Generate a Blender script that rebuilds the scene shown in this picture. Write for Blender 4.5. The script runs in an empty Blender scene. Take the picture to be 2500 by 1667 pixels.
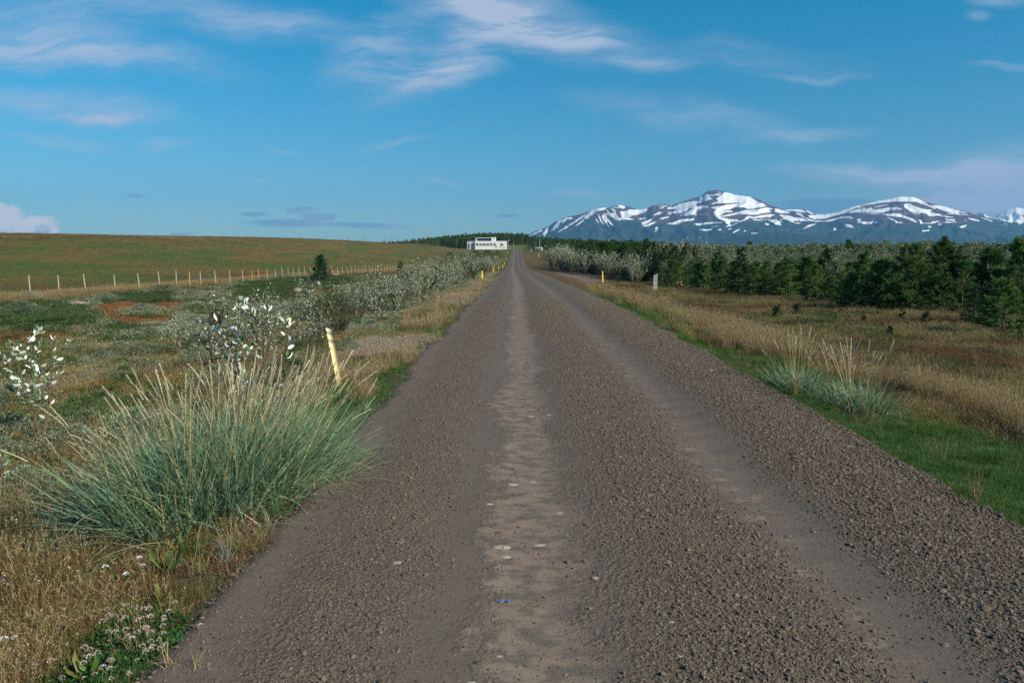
import bpy, math, random
import numpy as np
from mathutils import Vector, Matrix, Euler

rng = np.random.default_rng(11)
random.seed(5)
SC = bpy.context.scene
C = SC.collection
R = math.radians

# ------------------------------------------------------------------ camera
FPX = 1806.0
EYE = 1.8
PITCH = math.atan(231.5 / FPX)
YAW = math.atan(13 / FPX)
cam_d = bpy.data.cameras.new('camera')
cam_d.sensor_width = 36
cam_d.lens = FPX * 36 / 2500
cam_d.clip_start = 0.05
cam_d.clip_end = 40000
cam = bpy.data.objects.new('camera', cam_d)
cam.location = (0, 0, EYE)
cam.rotation_euler = (R(90) - PITCH, 0, YAW)
C.objects.link(cam)
SC.camera = cam
CAMROT = np.array(cam.rotation_euler.to_matrix())

SUN_EL, SUN_AZ = 33.0, 122.0      # azimuth clockwise from the road's direction (+Y)
sun_d = bpy.data.lights.new('sun', 'SUN')
sun_d.energy = 5.0
sun_d.angle = R(0.6)
sun_d.color = (1.0, 0.90, 0.74)
sun = bpy.data.objects.new('sun', sun_d)
sv = Vector((math.sin(R(SUN_AZ)) * math.cos(R(SUN_EL)), math.cos(R(SUN_AZ)) * math.cos(R(SUN_EL)), math.sin(R(SUN_EL))))
sun.rotation_euler = sv.to_track_quat('Z', 'Y').to_euler()
C.objects.link(sun)

SC.view_settings.view_transform = 'Standard'
SC.view_settings.look = 'None'
SC.view_settings.exposure = 0.26
SC.view_settings.gamma = 1
SC.view_settings.use_curve_mapping = False
SC.cycles.max_bounces = 6
SC.cycles.diffuse_bounces = 3
SC.cycles.transparent_max_bounces = 8
SC.cycles.volume_bounces = 0
SC.cycles.use_denoising = False
SC.cycles.use_adaptive_sampling = True
SC.cycles.adaptive_threshold = 0.015


def pixdir(px, py):
    v = np.array([(px - 1250) / FPX, -(py - 833.5) / FPX, -1.0])
    d = CAMROT @ v
    return d / np.linalg.norm(d)


def proj(X, Y, Z):
    P = np.stack([X, Y, Z - EYE], -1) @ CAMROT
    w = np.minimum(P[..., 2], -1e-3)
    return 1250 + FPX * P[..., 0] / -w, 833.5 - FPX * P[..., 1] / -w


# ------------------------------------------------------------------ node helpers
class NT:
    def __init__(self, tree):
        self.t = tree
        self.n = tree.nodes
        self.l = tree.links

    def node(self, typ, **kw):
        nd = self.n.new(typ)
        for k, v in kw.items():
            setattr(nd, k, v)
        return nd

    def put(self, sock, val):
        if isinstance(val, bpy.types.NodeSocket):
            self.l.new(val, sock)
        elif val is not None:
            if isinstance(val, (tuple, list)) and len(val) == 3 and sock.type == 'RGBA':
                val = (*val, 1)
            sock.default_value = val

    def math(self, op, a, b=None, c=None, clamp=False):
        nd = self.node('ShaderNodeMath', operation=op, use_clamp=clamp)
        self.put(nd.inputs[0], a)
        self.put(nd.inputs[1], b)
        self.put(nd.inputs[2], c)
        return nd.outputs[0]

    def mix(self, fac, a, b, blend='MIX'):
        nd = self.node('ShaderNodeMix', data_type='RGBA', blend_type=blend)
        self.put(nd.inputs[0], fac)
        self.put(nd.inputs[6], a)
        self.put(nd.inputs[7], b)
        return nd.outputs[2]

    def ss(self, val, lo, hi, o0=0.0, o1=1.0):
        nd = self.node('ShaderNodeMapRange', interpolation_type='SMOOTHSTEP')
        self.put(nd.inputs[0], val)
        self.put(nd.inputs[1], lo)
        self.put(nd.inputs[2], hi)
        self.put(nd.inputs[3], o0)
        self.put(nd.inputs[4], o1)
        return nd.outputs[0]

    def comb(self, x, y, z):
        nd = self.node('ShaderNodeCombineXYZ')
        for i, v in enumerate((x, y, z)):
            self.put(nd.inputs[i], v)
        return nd.outputs[0]

    def sep(self, v):
        nd = self.node('ShaderNodeSeparateXYZ')
        self.put(nd.inputs[0], v)
        return nd.outputs

    def noise(self, vec, scale, detail=4, rough=0.55, dist=0.0):
        nd = self.node('ShaderNodeTexNoise')
        self.put(nd.inputs['Vector'], vec)
        nd.inputs['Scale'].default_value = scale
        nd.inputs['Detail'].default_value = detail
        nd.inputs['Roughness'].default_value = rough
        nd.inputs['Distortion'].default_value = dist
        return nd.outputs[0]

    def mapping(self, vec, scale=(1, 1, 1), loc=(0, 0, 0), rot=(0, 0, 0)):
        nd = self.node('ShaderNodeMapping')
        self.put(nd.inputs[0], vec)
        nd.inputs[1].default_value = loc
        nd.inputs[2].default_value = rot
        nd.inputs[3].default_value = scale
        return nd.outputs[0]


# ------------------------------------------------------------------ world: Nishita sky and thin clouds
world = bpy.data.worlds.new('World')
SC.world = world
world.use_nodes = True
W = NT(world.node_tree)
W.n.clear()
SKY_STRENGTH = 0.087
sky = W.node('ShaderNodeTexSky', sky_type='NISHITA', sun_disc=False)
sky.sun_elevation = R(SUN_EL)
sky.sun_rotation = R(SUN_AZ)
sky.air_density = 1.0
sky.dust_density = 0.2
sky.ozone_density = 2.0
tc = W.node('ShaderNodeTexCoord')
gx, gy, gz = W.sep(tc.outputs['Generated'])
gyc = W.math('MAXIMUM', gy, 0.06)
uu = W.math('DIVIDE', gx, gyc)
vv = W.math('DIVIDE', gz, gyc)
uv = W.comb(uu, vv, 0.0)
front = W.ss(gy, 0.05, 0.25)
# colour of clear air: deeper and more cyan blue than the raw model, as photographed
up = W.ss(gz, -0.06, 0.36)
tint = W.mix(up, (0.44, 0.69, 0.86), (0.0, 0.87, 1.10))
skycol = W.mix(1.0, sky.outputs[0], tint, 'MULTIPLY')

warp = W.noise(uv, 3.0, 3, 0.5)
warpv = W.node('ShaderNodeVectorMath', operation='ADD')
W.put(warpv.inputs[0], uv)
wsc = W.node('ShaderNodeVectorMath', operation='SCALE')
wn = W.node('ShaderNodeTexNoise')
W.put(wn.inputs['Vector'], uv)
wn.inputs['Scale'].default_value = 5.0
wn.inputs['Detail'].default_value = 3
wsub = W.node('ShaderNodeVectorMath', operation='SUBTRACT')
W.put(wsub.inputs[0], wn.outputs['Color'])
wsub.inputs[1].default_value = (0.5, 0.5, 0.5)
W.put(wsc.inputs[0], wsub.outputs[0])
wsc.inputs[3].default_value = 0.09
W.put(warpv.inputs[1], wsc.outputs[0])
wuv = warpv.outputs[0]


def px_uv(px, py):
    d = pixdir(px, py)
    return d[0] / d[1], d[2] / d[1]


def ellipse(vec, px, py, rx, ry, ang):
    u0, v0 = px_uv(px, py)
    mp = W.node('ShaderNodeMapping', vector_type='TEXTURE')
    W.put(mp.inputs[0], vec)
    mp.inputs[1].default_value = (u0, v0, 0)
    mp.inputs[2].default_value = (0, 0, R(ang))
    mp.inputs[3].default_value = (rx / FPX, ry / FPX, 1)
    ln = W.node('ShaderNodeVectorMath', operation='LENGTH')
    W.put(ln.inputs[0], mp.outputs[0])
    return W.ss(ln.outputs['Value'], 1.25, 0.0)


fib1 = W.noise(W.mapping(wuv, scale=(3.0, 20, 1), rot=(0, 0, R(14))), 2.2, 7, 0.68)
fib2 = W.noise(W.mapping(wuv, scale=(3.0, 16, 1), rot=(0, 0, R(-26))), 2.4, 7, 0.66)
fib3 = W.noise(W.mapping(wuv, scale=(2.0, 17, 1)), 2.6, 6, 0.6)
f1 = W.ss(fib1, 0.33, 0.64)
f2 = W.ss(fib2, 0.35, 0.65)
f3 = W.ss(fib3, 0.38, 0.62)


def add_clouds(lst, fibre, base):
    tot = None
    for (px, py, rx, ry, ang, op) in lst:
        e = W.math('MULTIPLY', ellipse(wuv, px, py, rx, ry, ang), op)
        tot = e if tot is None else W.math('ADD', tot, e)
    k = W.math('ADD', W.math('MULTIPLY', fibre, 1 - base), base)
    return W.math('MULTIPLY', tot, k)


cA = add_clouds([(1270, 50, 330, 80, -14, .95), (1130, -10, 260, 60, -10, .5), (1400, 95, 150, 30, -10, .6), (180, 128, 420, 52, -7, .7),
                 (20, 60, 330, 80, -4, .65), (450, 40, 440, 55, -9, .45), (170, 250, 280, 38, -8, .62), (230, 280, 130, 14, -4, .6),
                 (1700, 290, 330, 42, -8, .38), (1570, 160, 130, 24, -10, .45), (690, 80, 200, 40, -12, .3)], f1, 0.30)
cB = add_clouds([(1090, 150, 260, 78, 27, .85), (905, 135, 170, 80, 35, .6), (1110, 200, 150, 36, 14, .5)], f2, 0.16)
cC = add_clouds([(130, 325, 130, 18, -4, .45), (390, 342, 80, 16, 0, .4), (1930, 335, 190, 20, 7, .55), (1990, 187, 150, 11, 0, .42), (1830, 150, 300, 50, -4, .22),
                 (2070, 420, 200, 28, 3, .6), (2370, 412, 360, 56, 3, 1.15), (2400, 482, 380, 56, 2, 1.4), (2470, 176, 110, 12, -3, .6),
                 (1420, 470, 110, 16, 4, .6), (975, 357, 80, 9, 6, .4), (700, 360, 40, 8, 0, .3), (640, 440, 50, 7, 0, .3), (1090, 449, 60, 8, 0, .3),
                 (2460, 0, 120, 18, 0, .6), (2370, 38, 40, 20, 0, .4), (200, 436, 90, 6, 0, .3), (230, 572, 60, 9, 0, .4)], f3, 0.42)
# elsewhere the same high cloud goes on at random (sky plane projection)
gzc = W.math('MAXIMUM', gz, 0.08)
plane = W.comb(W.math('DIVIDE', gx, gzc), W.math('DIVIDE', gy, gzc), 0)
gen = W.ss(W.noise(W.mapping(plane, scale=(0.35, 1.1, 1)), 1.3, 7, 0.62, 0.8), 0.52, 0.78, 0, .4)
gen = W.math('MULTIPLY', gen, W.math('SUBTRACT', 1.0, front))
gen = W.math('MULTIPLY', gen, W.ss(gz, 0.02, 0.2))
hi = W.math('ADD', W.math('ADD', cA, cB), cC)
hi = W.math('MULTIPLY', hi, front)
hi = W.math('ADD', hi, gen)
hi = W.math('MINIMUM', hi, 0.92)
K = 0.835 / SKY_STRENGTH


def kc(c):
    return tuple(x * K for x in c)


cirrus_col = kc((0.47, 0.56, 0.72))
col = W.mix(hi, skycol, cirrus_col)
# cumulus low on the left and the small shaded clouds
bn = W.noise(W.mapping(uv, scale=(1, 1.7, 1)), 26, 6, 0.58)
cum = W.math('MAXIMUM', ellipse(uv, -10, 540, 105, 58, 0), W.math('MAXIMUM', ellipse(uv, 85, 556, 85, 40, 0), ellipse(uv, 60, 582, 170, 26, 0)))
cum = W.ss(W.math('ADD', cum, W.math('MULTIPLY', W.math('SUBTRACT', bn, 0.5), 1.3)), 0.26, 0.62)
topness = W.ss(W.math('ADD', vv, W.math('MULTIPLY', W.math('SUBTRACT', bn, 0.5), 0.06)), 0.006, 0.026)
cumcol = W.mix(topness, kc((0.27, 0.34, 0.52)), kc((0.92, 0.86, 0.84)))
col = W.mix(W.math('MULTIPLY', W.math('MULTIPLY', cum, 0.93), front), col, cumcol)
bn2 = W.noise(W.mapping(uv, scale=(1, 4.5, 1)), 16, 5, 0.6)
dk = None
for e in [(700, 545, 150, 15, -1), (880, 550, 150, 11, -2), (780, 530, 70, 13, 0), (730, 512, 50, 11, 6), (620, 523, 55, 9, 0), (1237, 527, 46, 7, 1), (330, 478, 30, 7, 0), (440, 573, 40, 6, 0)]:
    x = ellipse(uv, *e)
    dk = x if dk is None else W.math('MAXIMUM', dk, x)
dk = W.ss(W.math('ADD', dk, W.math('MULTIPLY', W.math('SUBTRACT', bn2, 0.5), 1.3)), 0.22, 0.72)
dk = W.math('MULTIPLY', W.math('MULTIPLY', dk, 0.62), front)
dkt = W.ss(bn2, 0.42, 0.62)
col = W.mix(dk, col, W.mix(dkt, kc((0.13, 0.27, 0.47)), kc((0.27, 0.36, 0.58))))
dk2 = W.math('MULTIPLY', W.ss(W.math('ADD', ellipse(uv, 2030, 503, 210, 26, 0), W.math('MULTIPLY', W.math('SUBTRACT', bn2, 0.5), .6)), 0.2, 0.7), W.math('MULTIPLY', front, 0.6))
col = W.mix(dk2, col, kc((0.08, 0.24, 0.46)))
bg = W.node('ShaderNodeBackground')
W.put(bg.inputs[0], col)
bg.inputs[1].default_value = SKY_STRENGTH
wo = W.node('ShaderNodeOutputWorld')
W.l.new(bg.outputs[0], wo.inputs[0])


# ------------------------------------------------------------------ numpy noise and terrain
def vnoise(x, y, seed=0):
    x = np.asarray(x, float)
    y = np.asarray(y, float)
    xi = np.floor(x).astype(np.int64)
    yi = np.floor(y).astype(np.int64)
    fx = x - xi
    fy = y - yi
    fx = fx * fx * (3 - 2 * fx)
    fy = fy * fy * (3 - 2 * fy)

    def h(a, b):
        n = (a * 374761393 + b * 668265263 + seed * 1442695041) & 0x7fffffff
        n = ((n ^ (n >> 13)) * 1274126177) & 0x7fffffff
        n = n ^ (n >> 16)
        return (n & 0xffffff) / float(0xffffff)
    a = h(xi, yi)
    b = h(xi + 1, yi)
    c = h(xi, yi + 1)
    d = h(xi + 1, yi + 1)
    return (a * (1 - fx) + b * fx) * (1 - fy) + (c * (1 - fx) + d * fx) * fy


def fbm(x, y, seed=0, oct=4, gain=0.5):
    s = 0
    a = 1
    t = 0
    for o in range(oct):
        s = s + a * vnoise(x * 2 ** o, y * 2 ** o, seed + o * 17)
        t += a
        a *= gain
    return s / t


def sm(x, a=0.0, b=1.0):
    t = np.clip((np.asarray(x, float) - a) / (b - a), 0, 1)
    return t * t * (3 - 2 * t)


_ty = np.arange(-200, 9000, 2.0)
_tz = np.interp(_ty, [-200, 0, 14, 25, 42, 64, 90, 120, 165, 215, 287, 360, 418, 432, 470, 520, 600, 700, 1200, 3000, 9000],
                [0, 0, 0, -.1, -.5, -.95, -1.4, -2.15, -3.05, -3.4, -1.85, -.6, .38, .45, .1, 1.4, 3.0, 1.0, -12, -35, -90])
_kk = np.exp(-0.5 * (np.arange(-9, 10) / 3.5) ** 2)
_kk /= _kk.sum()
_tz = np.convolve(np.pad(_tz, 9, 'edge'), _kk, 'valid')


def road_z(Y):
    return np.interp(Y, _ty, _tz)


def road_c(Y):
    return np.interp(Y, [0, 40, 64, 111, 200, 287, 430], [.84, .82, .6, .1, -.3, -.5, -.4])


def road_l(Y):
    return road_c(Y) - 2.5 + 0.16 * (vnoise(Y * .9, 0, 3) - .5) + .12 * (vnoise(Y * 3, 0, 4) - .5)


def road_r(Y):
    return road_c(Y) + 2.5 + 0.22 * (vnoise(Y * .7, 0, 5) - .5) + .12 * (vnoise(Y * 2.3, 0, 6) - .5)


def H(X, Y, detail=True):
    X = np.asarray(X, float)
    Y = np.asarray(Y, float)
    zr = road_z(Y)
    fade = np.interp(Y, [0, 40, 110, 300], [1, 1, .45, .25])
    l = road_l(Y) - X
    r = X - road_r(Y)
    z = zr - 0.045 - .10 * sm(l, 0, .8) - .62 * sm(l, .4, 7.5) * fade
    z = z - .08 * sm(r, 0, .6) - .80 * sm(r, .5, 6) * fade
    # field on the left, rising to a long ridge
    u = -.63 * X + .78 * Y
    v = .78 * X + .63 * Y
    t = (u - 50) / 318
    p = np.where(t < 1, np.sin(np.clip(t, -.3, 1) * math.pi / 2), 1 - ((t - 1) * 1.5) ** 2)
    p = np.maximum(p, -4)
    top = np.interp(v, [-300, 25, 105, 208, 300], [9.5, 7.4, 6.6, 5.1, 4.0])
    F = -.9 + top * p
    wl = sm(-X, 26, 85)
    z = z * (1 - wl) + F * wl
    zR = np.interp(Y, [-100, 0, 40, 75, 150, 250, 400, 800, 2000, 9000], [-.9, -.9, -1.0, -1.5, -2.3, -3, -3.2, -9, -25, -90])
    wr = sm(X, 9, 45)
    z = z * (1 - wr) + zR * wr
    # wooded rise behind the house
    z = z + 4.2 * np.exp(-((X + 55) / 75) ** 2 - ((Y - 620) / 85) ** 2)
    if detail:
        off = sm(l, .3, 4) * (1 - sm(-X, 25, 30)) + .35 * sm(r, .8, 4)
        off = off * (1 - sm(Y, 90, 200))
        z = z + off * ((fbm(X * .42, Y * .42, 21, 3) - .5) * .5 + (fbm(X * 1.6, Y * 1.6, 31, 3) - .5) * .16)
        z = z + (1 - off) * sm(-X, 25, 40) * (fbm(X * .05, Y * .05, 51, 3) - .5) * .35
    return z


def ground_at(px, py):
    d = pixdir(px, py)
    t = np.exp(np.linspace(math.log(1.5), math.log(900), 6000))
    P = np.array([0, 0, EYE])[:, None] + d[:, None] * t
    below = P[2] < H(P[0], P[1])
    i = int(np.argmax(below)) if below.any() else len(t) - 1
    return float(P[0][i]), float(P[1][i]), float(H(P[0][i], P[1][i]))


def at_depth(px, Y):
    """x on the ground where a thing seen in column px stands at distance Y"""
    d = pixdir(px, 610)
    x = d[0] / d[1] * Y
    return float(x), float(Y), float(H(x, Y))


def inpoly(px, py, poly):
    res = np.zeros(px.shape, bool)
    n = len(poly)
    for i in range(n):
        x1, y1 = poly[i]
        x2, y2 = poly[(i + 1) % n]
        c = ((y1 > py) != (y2 > py))
        if y1 == y2:
            continue
        xx = (x2 - x1) * (py - y1) / (y2 - y1) + x1
        res ^= c & (px < xx)
    return res


# ------------------------------------------------------------------ mesh helpers
def mesh(name, V, F, mats=(), smooth=False, midx=None, attrs=None):
    """F: (n,3) or (n,4) array, or list of such arrays"""
    if isinstance(F, np.ndarray):
        F = [F]
    F = [f for f in F if len(f)]
    me = bpy.data.meshes.new(name)
    V = np.asarray(V, np.float32).reshape(-1, 3)
    me.vertices.add(len(V))
    me.vertices.foreach_set('co', V.ravel())
    loops = np.concatenate([f.ravel() for f in F]).astype(np.int32)
    sizes = np.concatenate([np.full(len(f), f.shape[1]) for f in F])
    starts = np.concatenate([[0], np.cumsum(sizes)[:-1]]).astype(np.int32)
    me.loops.add(len(loops))
    me.loops.foreach_set('vertex_index', loops)
    me.polygons.add(len(sizes))
    me.polygons.foreach_set('loop_start', starts)
    me.update(calc_edges=True)
    for m in (mats if isinstance(mats, (list, tuple)) else [mats]):
        me.materials.append(m)
    if midx is not None:
        me.polygons.foreach_set('material_index', np.asarray(midx, np.int32))
    me.polygons.foreach_set('use_smooth', np.full(len(sizes), bool(smooth)))
    for k, a in (attrs or {}).items():
        a = np.asarray(a, np.float32)
        if a.ndim == 2:
            at = me.attributes.new(k, 'FLOAT_COLOR', 'POINT')
            if a.shape[1] == 3:
                a = np.concatenate([a, np.ones((len(a), 1), np.float32)], 1)
            at.data.foreach_set('color', a.ravel())
        else:
            at = me.attributes.new(k, 'FLOAT', 'POINT')
            at.data.foreach_set('value', a)
    me.validate()
    return me


def obj(name, me, parent=None, loc=(0, 0, 0), rz=0.0, s=1.0):
    o = bpy.data.objects.new(name, me)
    C.objects.link(o)
    o.location = loc
    o.rotation_euler = (0, 0, rz)
    o.scale = (s, s, s) if not isinstance(s, (tuple, list)) else s
    if parent:
        o.parent = parent
    return o


def tag(o, label=None, cat=None, group=None, kind=None):
    if label:
        o['label'] = label
    if cat:
        o['category'] = cat
    if group:
        o['group'] = group
    if kind:
        o['kind'] = kind
    return o


def empty(name, loc, rz=0.0, s=1.0):
    o = bpy.data.objects.new(name, None)
    o.empty_display_size = 0.2
    C.objects.link(o)
    o.location = loc
    o.rotation_euler = (0, 0, rz)
    o.scale = (s, s, s)
    return o


class MB:
    """collects boxes and tubes into one mesh"""

    def __init__(self):
        self.V = []
        self.F = []
        self.n = 0

    def add(self, V, F):
        V = np.asarray(V, float).reshape(-1, 3)
        self.V.append(V)
        self.F.append(np.asarray(F, int) + self.n)
        self.n += len(V)
        return self

    def box(self, x0, x1, y0, y1, z0, z1):
        V = [(x, y, z) for x in (x0, x1) for y in (y0, y1) for z in (z0, z1)]
        F = [(0, 1, 3, 2), (4, 6, 7, 5), (0, 4, 5, 1), (2, 3, 7, 6), (0, 2, 6, 4), (1, 5, 7, 3)]
        return self.add(V, F)

    def tube(self, pts, rad, k=6, caps=True):
        pts = np.asarray(pts, float)
        n = len(pts)
        rad = np.broadcast_to(np.asarray(rad, float), (n,))
        T = np.gradient(pts, axis=0)
        T /= np.linalg.norm(T, axis=1)[:, None] + 1e-9
        ref = np.array([0, 0, 1.0]) if abs(T[:, 2]).mean() < .8 else np.array([1.0, 0, 0])
        A = np.cross(T, ref)
        A /= np.linalg.norm(A, axis=1)[:, None] + 1e-9
        B = np.cross(T, A)
        a = np.arange(k) / k * 2 * math.pi
        V = pts[:, None] + rad[:, None, None] * (np.cos(a)[None, :, None] * A[:, None] + np.sin(a)[None, :, None] * B[:, None])
        F = []
        for i in range(n - 1):
            for j in range(k):
                F.append((i * k + j, i * k + (j + 1) % k, (i + 1) * k + (j + 1) % k, (i + 1) * k + j))
        V = V.reshape(-1, 3)
        if caps:
            V = np.concatenate([V, pts[:1], pts[-1:]])
            c0, c1 = len(V) - 2, len(V) - 1
            for j in range(0, k):
                F.append((c0, (j + 1) % k, j, j))
                F.append((c1, (n - 1) * k + j, (n - 1) * k + (j + 1) % k, (n - 1) * k + (j + 1) % k))
        return self.add(V, F)

    def mesh(self, name, mats, smooth=False):
        F = np.concatenate(self.F)
        tri = F[:, 2] == F[:, 3]
        return mesh(name, np.concatenate(self.V), [F[~tri], F[tri][:, :3]], mats, smooth)


def blades(base, az, th0, bend, length, width, k=3, prof=None, twist=None):
    """thin curved strips. th0: tilt from vertical at the root, bend: extra tilt at the tip. returns V, F, t"""
    n = len(az)
    base = np.asarray(base, float)
    tt = np.linspace(0, 1, k + 1)
    th = th0[:, None] + bend[:, None] * tt[None, :] ** 1.3
    seg = (length / k)[:, None]
    dx = np.sin(th)
    dz = np.cos(th)
    cx = np.concatenate([np.zeros((n, 1)), np.cumsum((dx[:, :-1] + dx[:, 1:]) / 2 * seg, 1)], 1)
    cz = np.concatenate([np.zeros((n, 1)), np.cumsum((dz[:, :-1] + dz[:, 1:]) / 2 * seg, 1)], 1)
    ca, sa = np.cos(az)[:, None], np.sin(az)[:, None]
    ctr = np.stack([base[:, :1] + cx * ca, base[:, 1:2] + cx * sa, base[:, 2:3] + cz], -1)
    if twist is None:
        twist = rng.uniform(-1.2, 1.2, n)
    wa = az + math.pi / 2 + twist
    if prof is None:
        prof = np.clip(1.15 * (1 - tt) ** .7, 0.06, 1)
    w = (width[:, None] * prof[None, :] / 2)
    wv = np.stack([np.cos(wa), np.sin(wa), np.zeros(n)], -1)[:, None, :] * w[..., None]
    V = np.stack([ctr - wv, ctr + wv], 2)       # n,k+1,2,3
    idx = np.arange(n * (k + 1) * 2).reshape(n, k + 1, 2)
    F = np.stack([idx[:, :-1, 0], idx[:, :-1, 1], idx[:, 1:, 1], idx[:, 1:, 0]], -1).reshape(-1, 4)
    t = np.repeat(np.tile(tt, n), 2)
    return V.reshape(-1, 3), F, t


def merge(parts):
    """parts: list of (V,F,t)"""
    V, F, T = [], [], []
    n = 0
    for v, f, t in parts:
        V.append(v)
        F.append(f + n)
        T.append(t)
        n += len(v)
    return np.concatenate(V), np.concatenate(F), np.concatenate(T)


def leaves(P, D, N, L, Wd, fold=0.25, t=None):
    """4-quad-ish pointed leaves at P along D with face normal N. 6 verts, 4 quads->2 quads + tips as tris merged to quads"""
    n = len(P)
    D = D / (np.linalg.norm(D, axis=1)[:, None] + 1e-9)
    S = np.cross(D, N)
    S /= np.linalg.norm(S, axis=1)[:, None] + 1e-9
    U = np.cross(S, D)
    L = np.broadcast_to(L, (n,))[:, None]
    Wd = np.broadcast_to(Wd, (n,))[:, None]
    a = P
    m1 = P + D * L * .38
    m2 = P + D * L * .75
    tip = P + D * L + U * (-.08 * L)
    up = U * Wd * fold
    V = np.stack([a, m1 + S * Wd * .5 + up, m1, m1 - S * Wd * .5 + up, m2 + S * Wd * .36 + up, m2, m2 - S * Wd * .36 + up, tip], 1)
    base = np.arange(n)[:, None] * 8
    q = np.array([[2, 5, 4, 1], [2, 3, 6, 5]])
    tr = np.array([[0, 2, 1, 1], [0, 3, 2, 2], [5, 7, 4, 4], [6, 7, 5, 5]])
    F = (base[:, :, None] + np.concatenate([q, tr])[None]).reshape(-1, 4)
    return V.reshape(-1, 3), F, np.zeros(n * 8)


def quads(P, D, N, L, Wd):
    """small rhombic leaves, one quad each"""
    n = len(P)
    D = D / (np.linalg.norm(D, axis=1)[:, None] + 1e-9)
    S = np.cross(D, N)
    S /= np.linalg.norm(S, axis=1)[:, None] + 1e-9
    L = np.broadcast_to(L, (n,))[:, None]
    Wd = np.broadcast_to(Wd, (n,))[:, None]
    V = np.stack([P, P + D * L * .5 + S * Wd * .5, P + D * L, P + D * L * .5 - S * Wd * .5], 1)
    F = np.arange(n * 4).reshape(n, 4)
    return V.reshape(-1, 3), F, np.zeros(n * 4)


def split_tri(F):
    tri = F[:, 2] == F[:, 3]
    return [F[~tri], F[tri][:, :3]]


def randdir(n, zmin=-1, zmax=1):
    a = rng.uniform(0, 2 * math.pi, n)
    z = rng.uniform(zmin, zmax, n)
    r = np.sqrt(np.maximum(0, 1 - z * z))
    return np.stack([r * np.cos(a), r * np.sin(a), z], -1)


# ------------------------------------------------------------------ materials
def new_mat(name):
    m = bpy.data.materials.new(name)
    m.use_nodes = True
    t = NT(m.node_tree)
    t.n.clear()
    out = t.node('ShaderNodeOutputMaterial')
    return m, t, out


def plain(name, c, rough=.6, metal=0.0, var=.12, scale=6.0, bump=0.0, spec=.3):
    m, t, out = new_mat(name)
    b = t.node('ShaderNodeBsdfPrincipled')
    tc = t.node('ShaderNodeTexCoord')
    n = t.noise(tc.outputs['Object'], scale, 5)
    f = t.ss(n, .3, .7)
    lo = tuple(x * (1 - var) for x in c)
    hi_ = tuple(min(1, x * (1 + var)) for x in c)
    t.put(b.inputs['Base Color'], t.mix(f, lo, hi_))
    b.inputs['Roughness'].default_value = rough
    b.inputs['Metallic'].default_value = metal
    b.inputs['Specular IOR Level'].default_value = spec
    if bump:
        bp = t.node('ShaderNodeBump')
        bp.inputs['Strength'].default_value = bump
        bp.inputs['Distance'].default_value = .02
        t.put(bp.inputs['Height'], t.noise(tc.outputs['Object'], scale * 6, 6))
        t.l.new(bp.outputs[0], b.inputs['Normal'])
    t.l.new(b.outputs[0], out.inputs[0])
    return m


def leafmat(name, cols, weights=None, rough=.6, trans=.25, objvar=.25, tipcol=None, spec=.25, back=None, backf=1.0):
    """colour picked per blade/leaf (random per island) and varied per plant"""
    m, t, out = new_mat(name)
    g = t.node('ShaderNodeNewGeometry')
    oi = t.node('ShaderNodeObjectInfo')
    rp = t.node('ShaderNodeValToRGB')
    rp.color_ramp.interpolation = 'LINEAR'
    t.put(rp.inputs[0], g.outputs['Random Per Island'])
    els = rp.color_ramp.elements
    n = len(cols)
    pos = [i / (n - 1) for i in range(n)] if weights is None else weights
    els[0].position = pos[0]
    els[0].color = (*cols[0], 1)
    els[1].position = pos[-1]
    els[1].color = (*cols[-1], 1)
    for i in range(1, n - 1):
        e = els.new(pos[i])
        e.color = (*cols[i], 1)
    c = rp.outputs[0]
    if back is not None:
        c = t.mix(t.math('MULTIPLY', g.outputs['Backfacing'], backf), c, back)
    if tipcol is not None:
        a = t.node('ShaderNodeAttribute', attribute_name='t')
        c = t.mix(t.ss(a.outputs['Fac'], .45, 1.0), c, tipcol)
    hv = t.node('ShaderNodeHueSaturation')
    t.put(hv.inputs['Color'], c)
    t.put(hv.inputs['Value'], t.math('ADD', 1 - objvar, t.math('MULTIPLY', oi.outputs['Random'], 2 * objvar)))
    t.put(hv.inputs['Hue'], t.math('ADD', .5 - .012, t.math('MULTIPLY', t.math('FRACT', t.math('MULTIPLY', oi.outputs['Random'], 7.3)), .024)))
    c = hv.outputs[0]
    b = t.node('ShaderNodeBsdfPrincipled')
    t.put(b.inputs['Base Color'], c)
    b.inputs['Roughness'].default_value = rough
    b.inputs['Specular IOR Level'].default_value = spec
    if trans > 0:
        tr = t.node('ShaderNodeBsdfTranslucent')
        t.put(tr.inputs[0], c)
        mx = t.node('ShaderNodeMixShader')
        mx.inputs[0].default_value = trans
        t.l.new(b.outputs[0], mx.inputs[1])
        t.l.new(tr.outputs[0], mx.inputs[2])
        t.l.new(mx.outputs[0], out.inputs[0])
    else:
        t.l.new(b.outputs[0], out.inputs[0])
    return m


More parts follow.
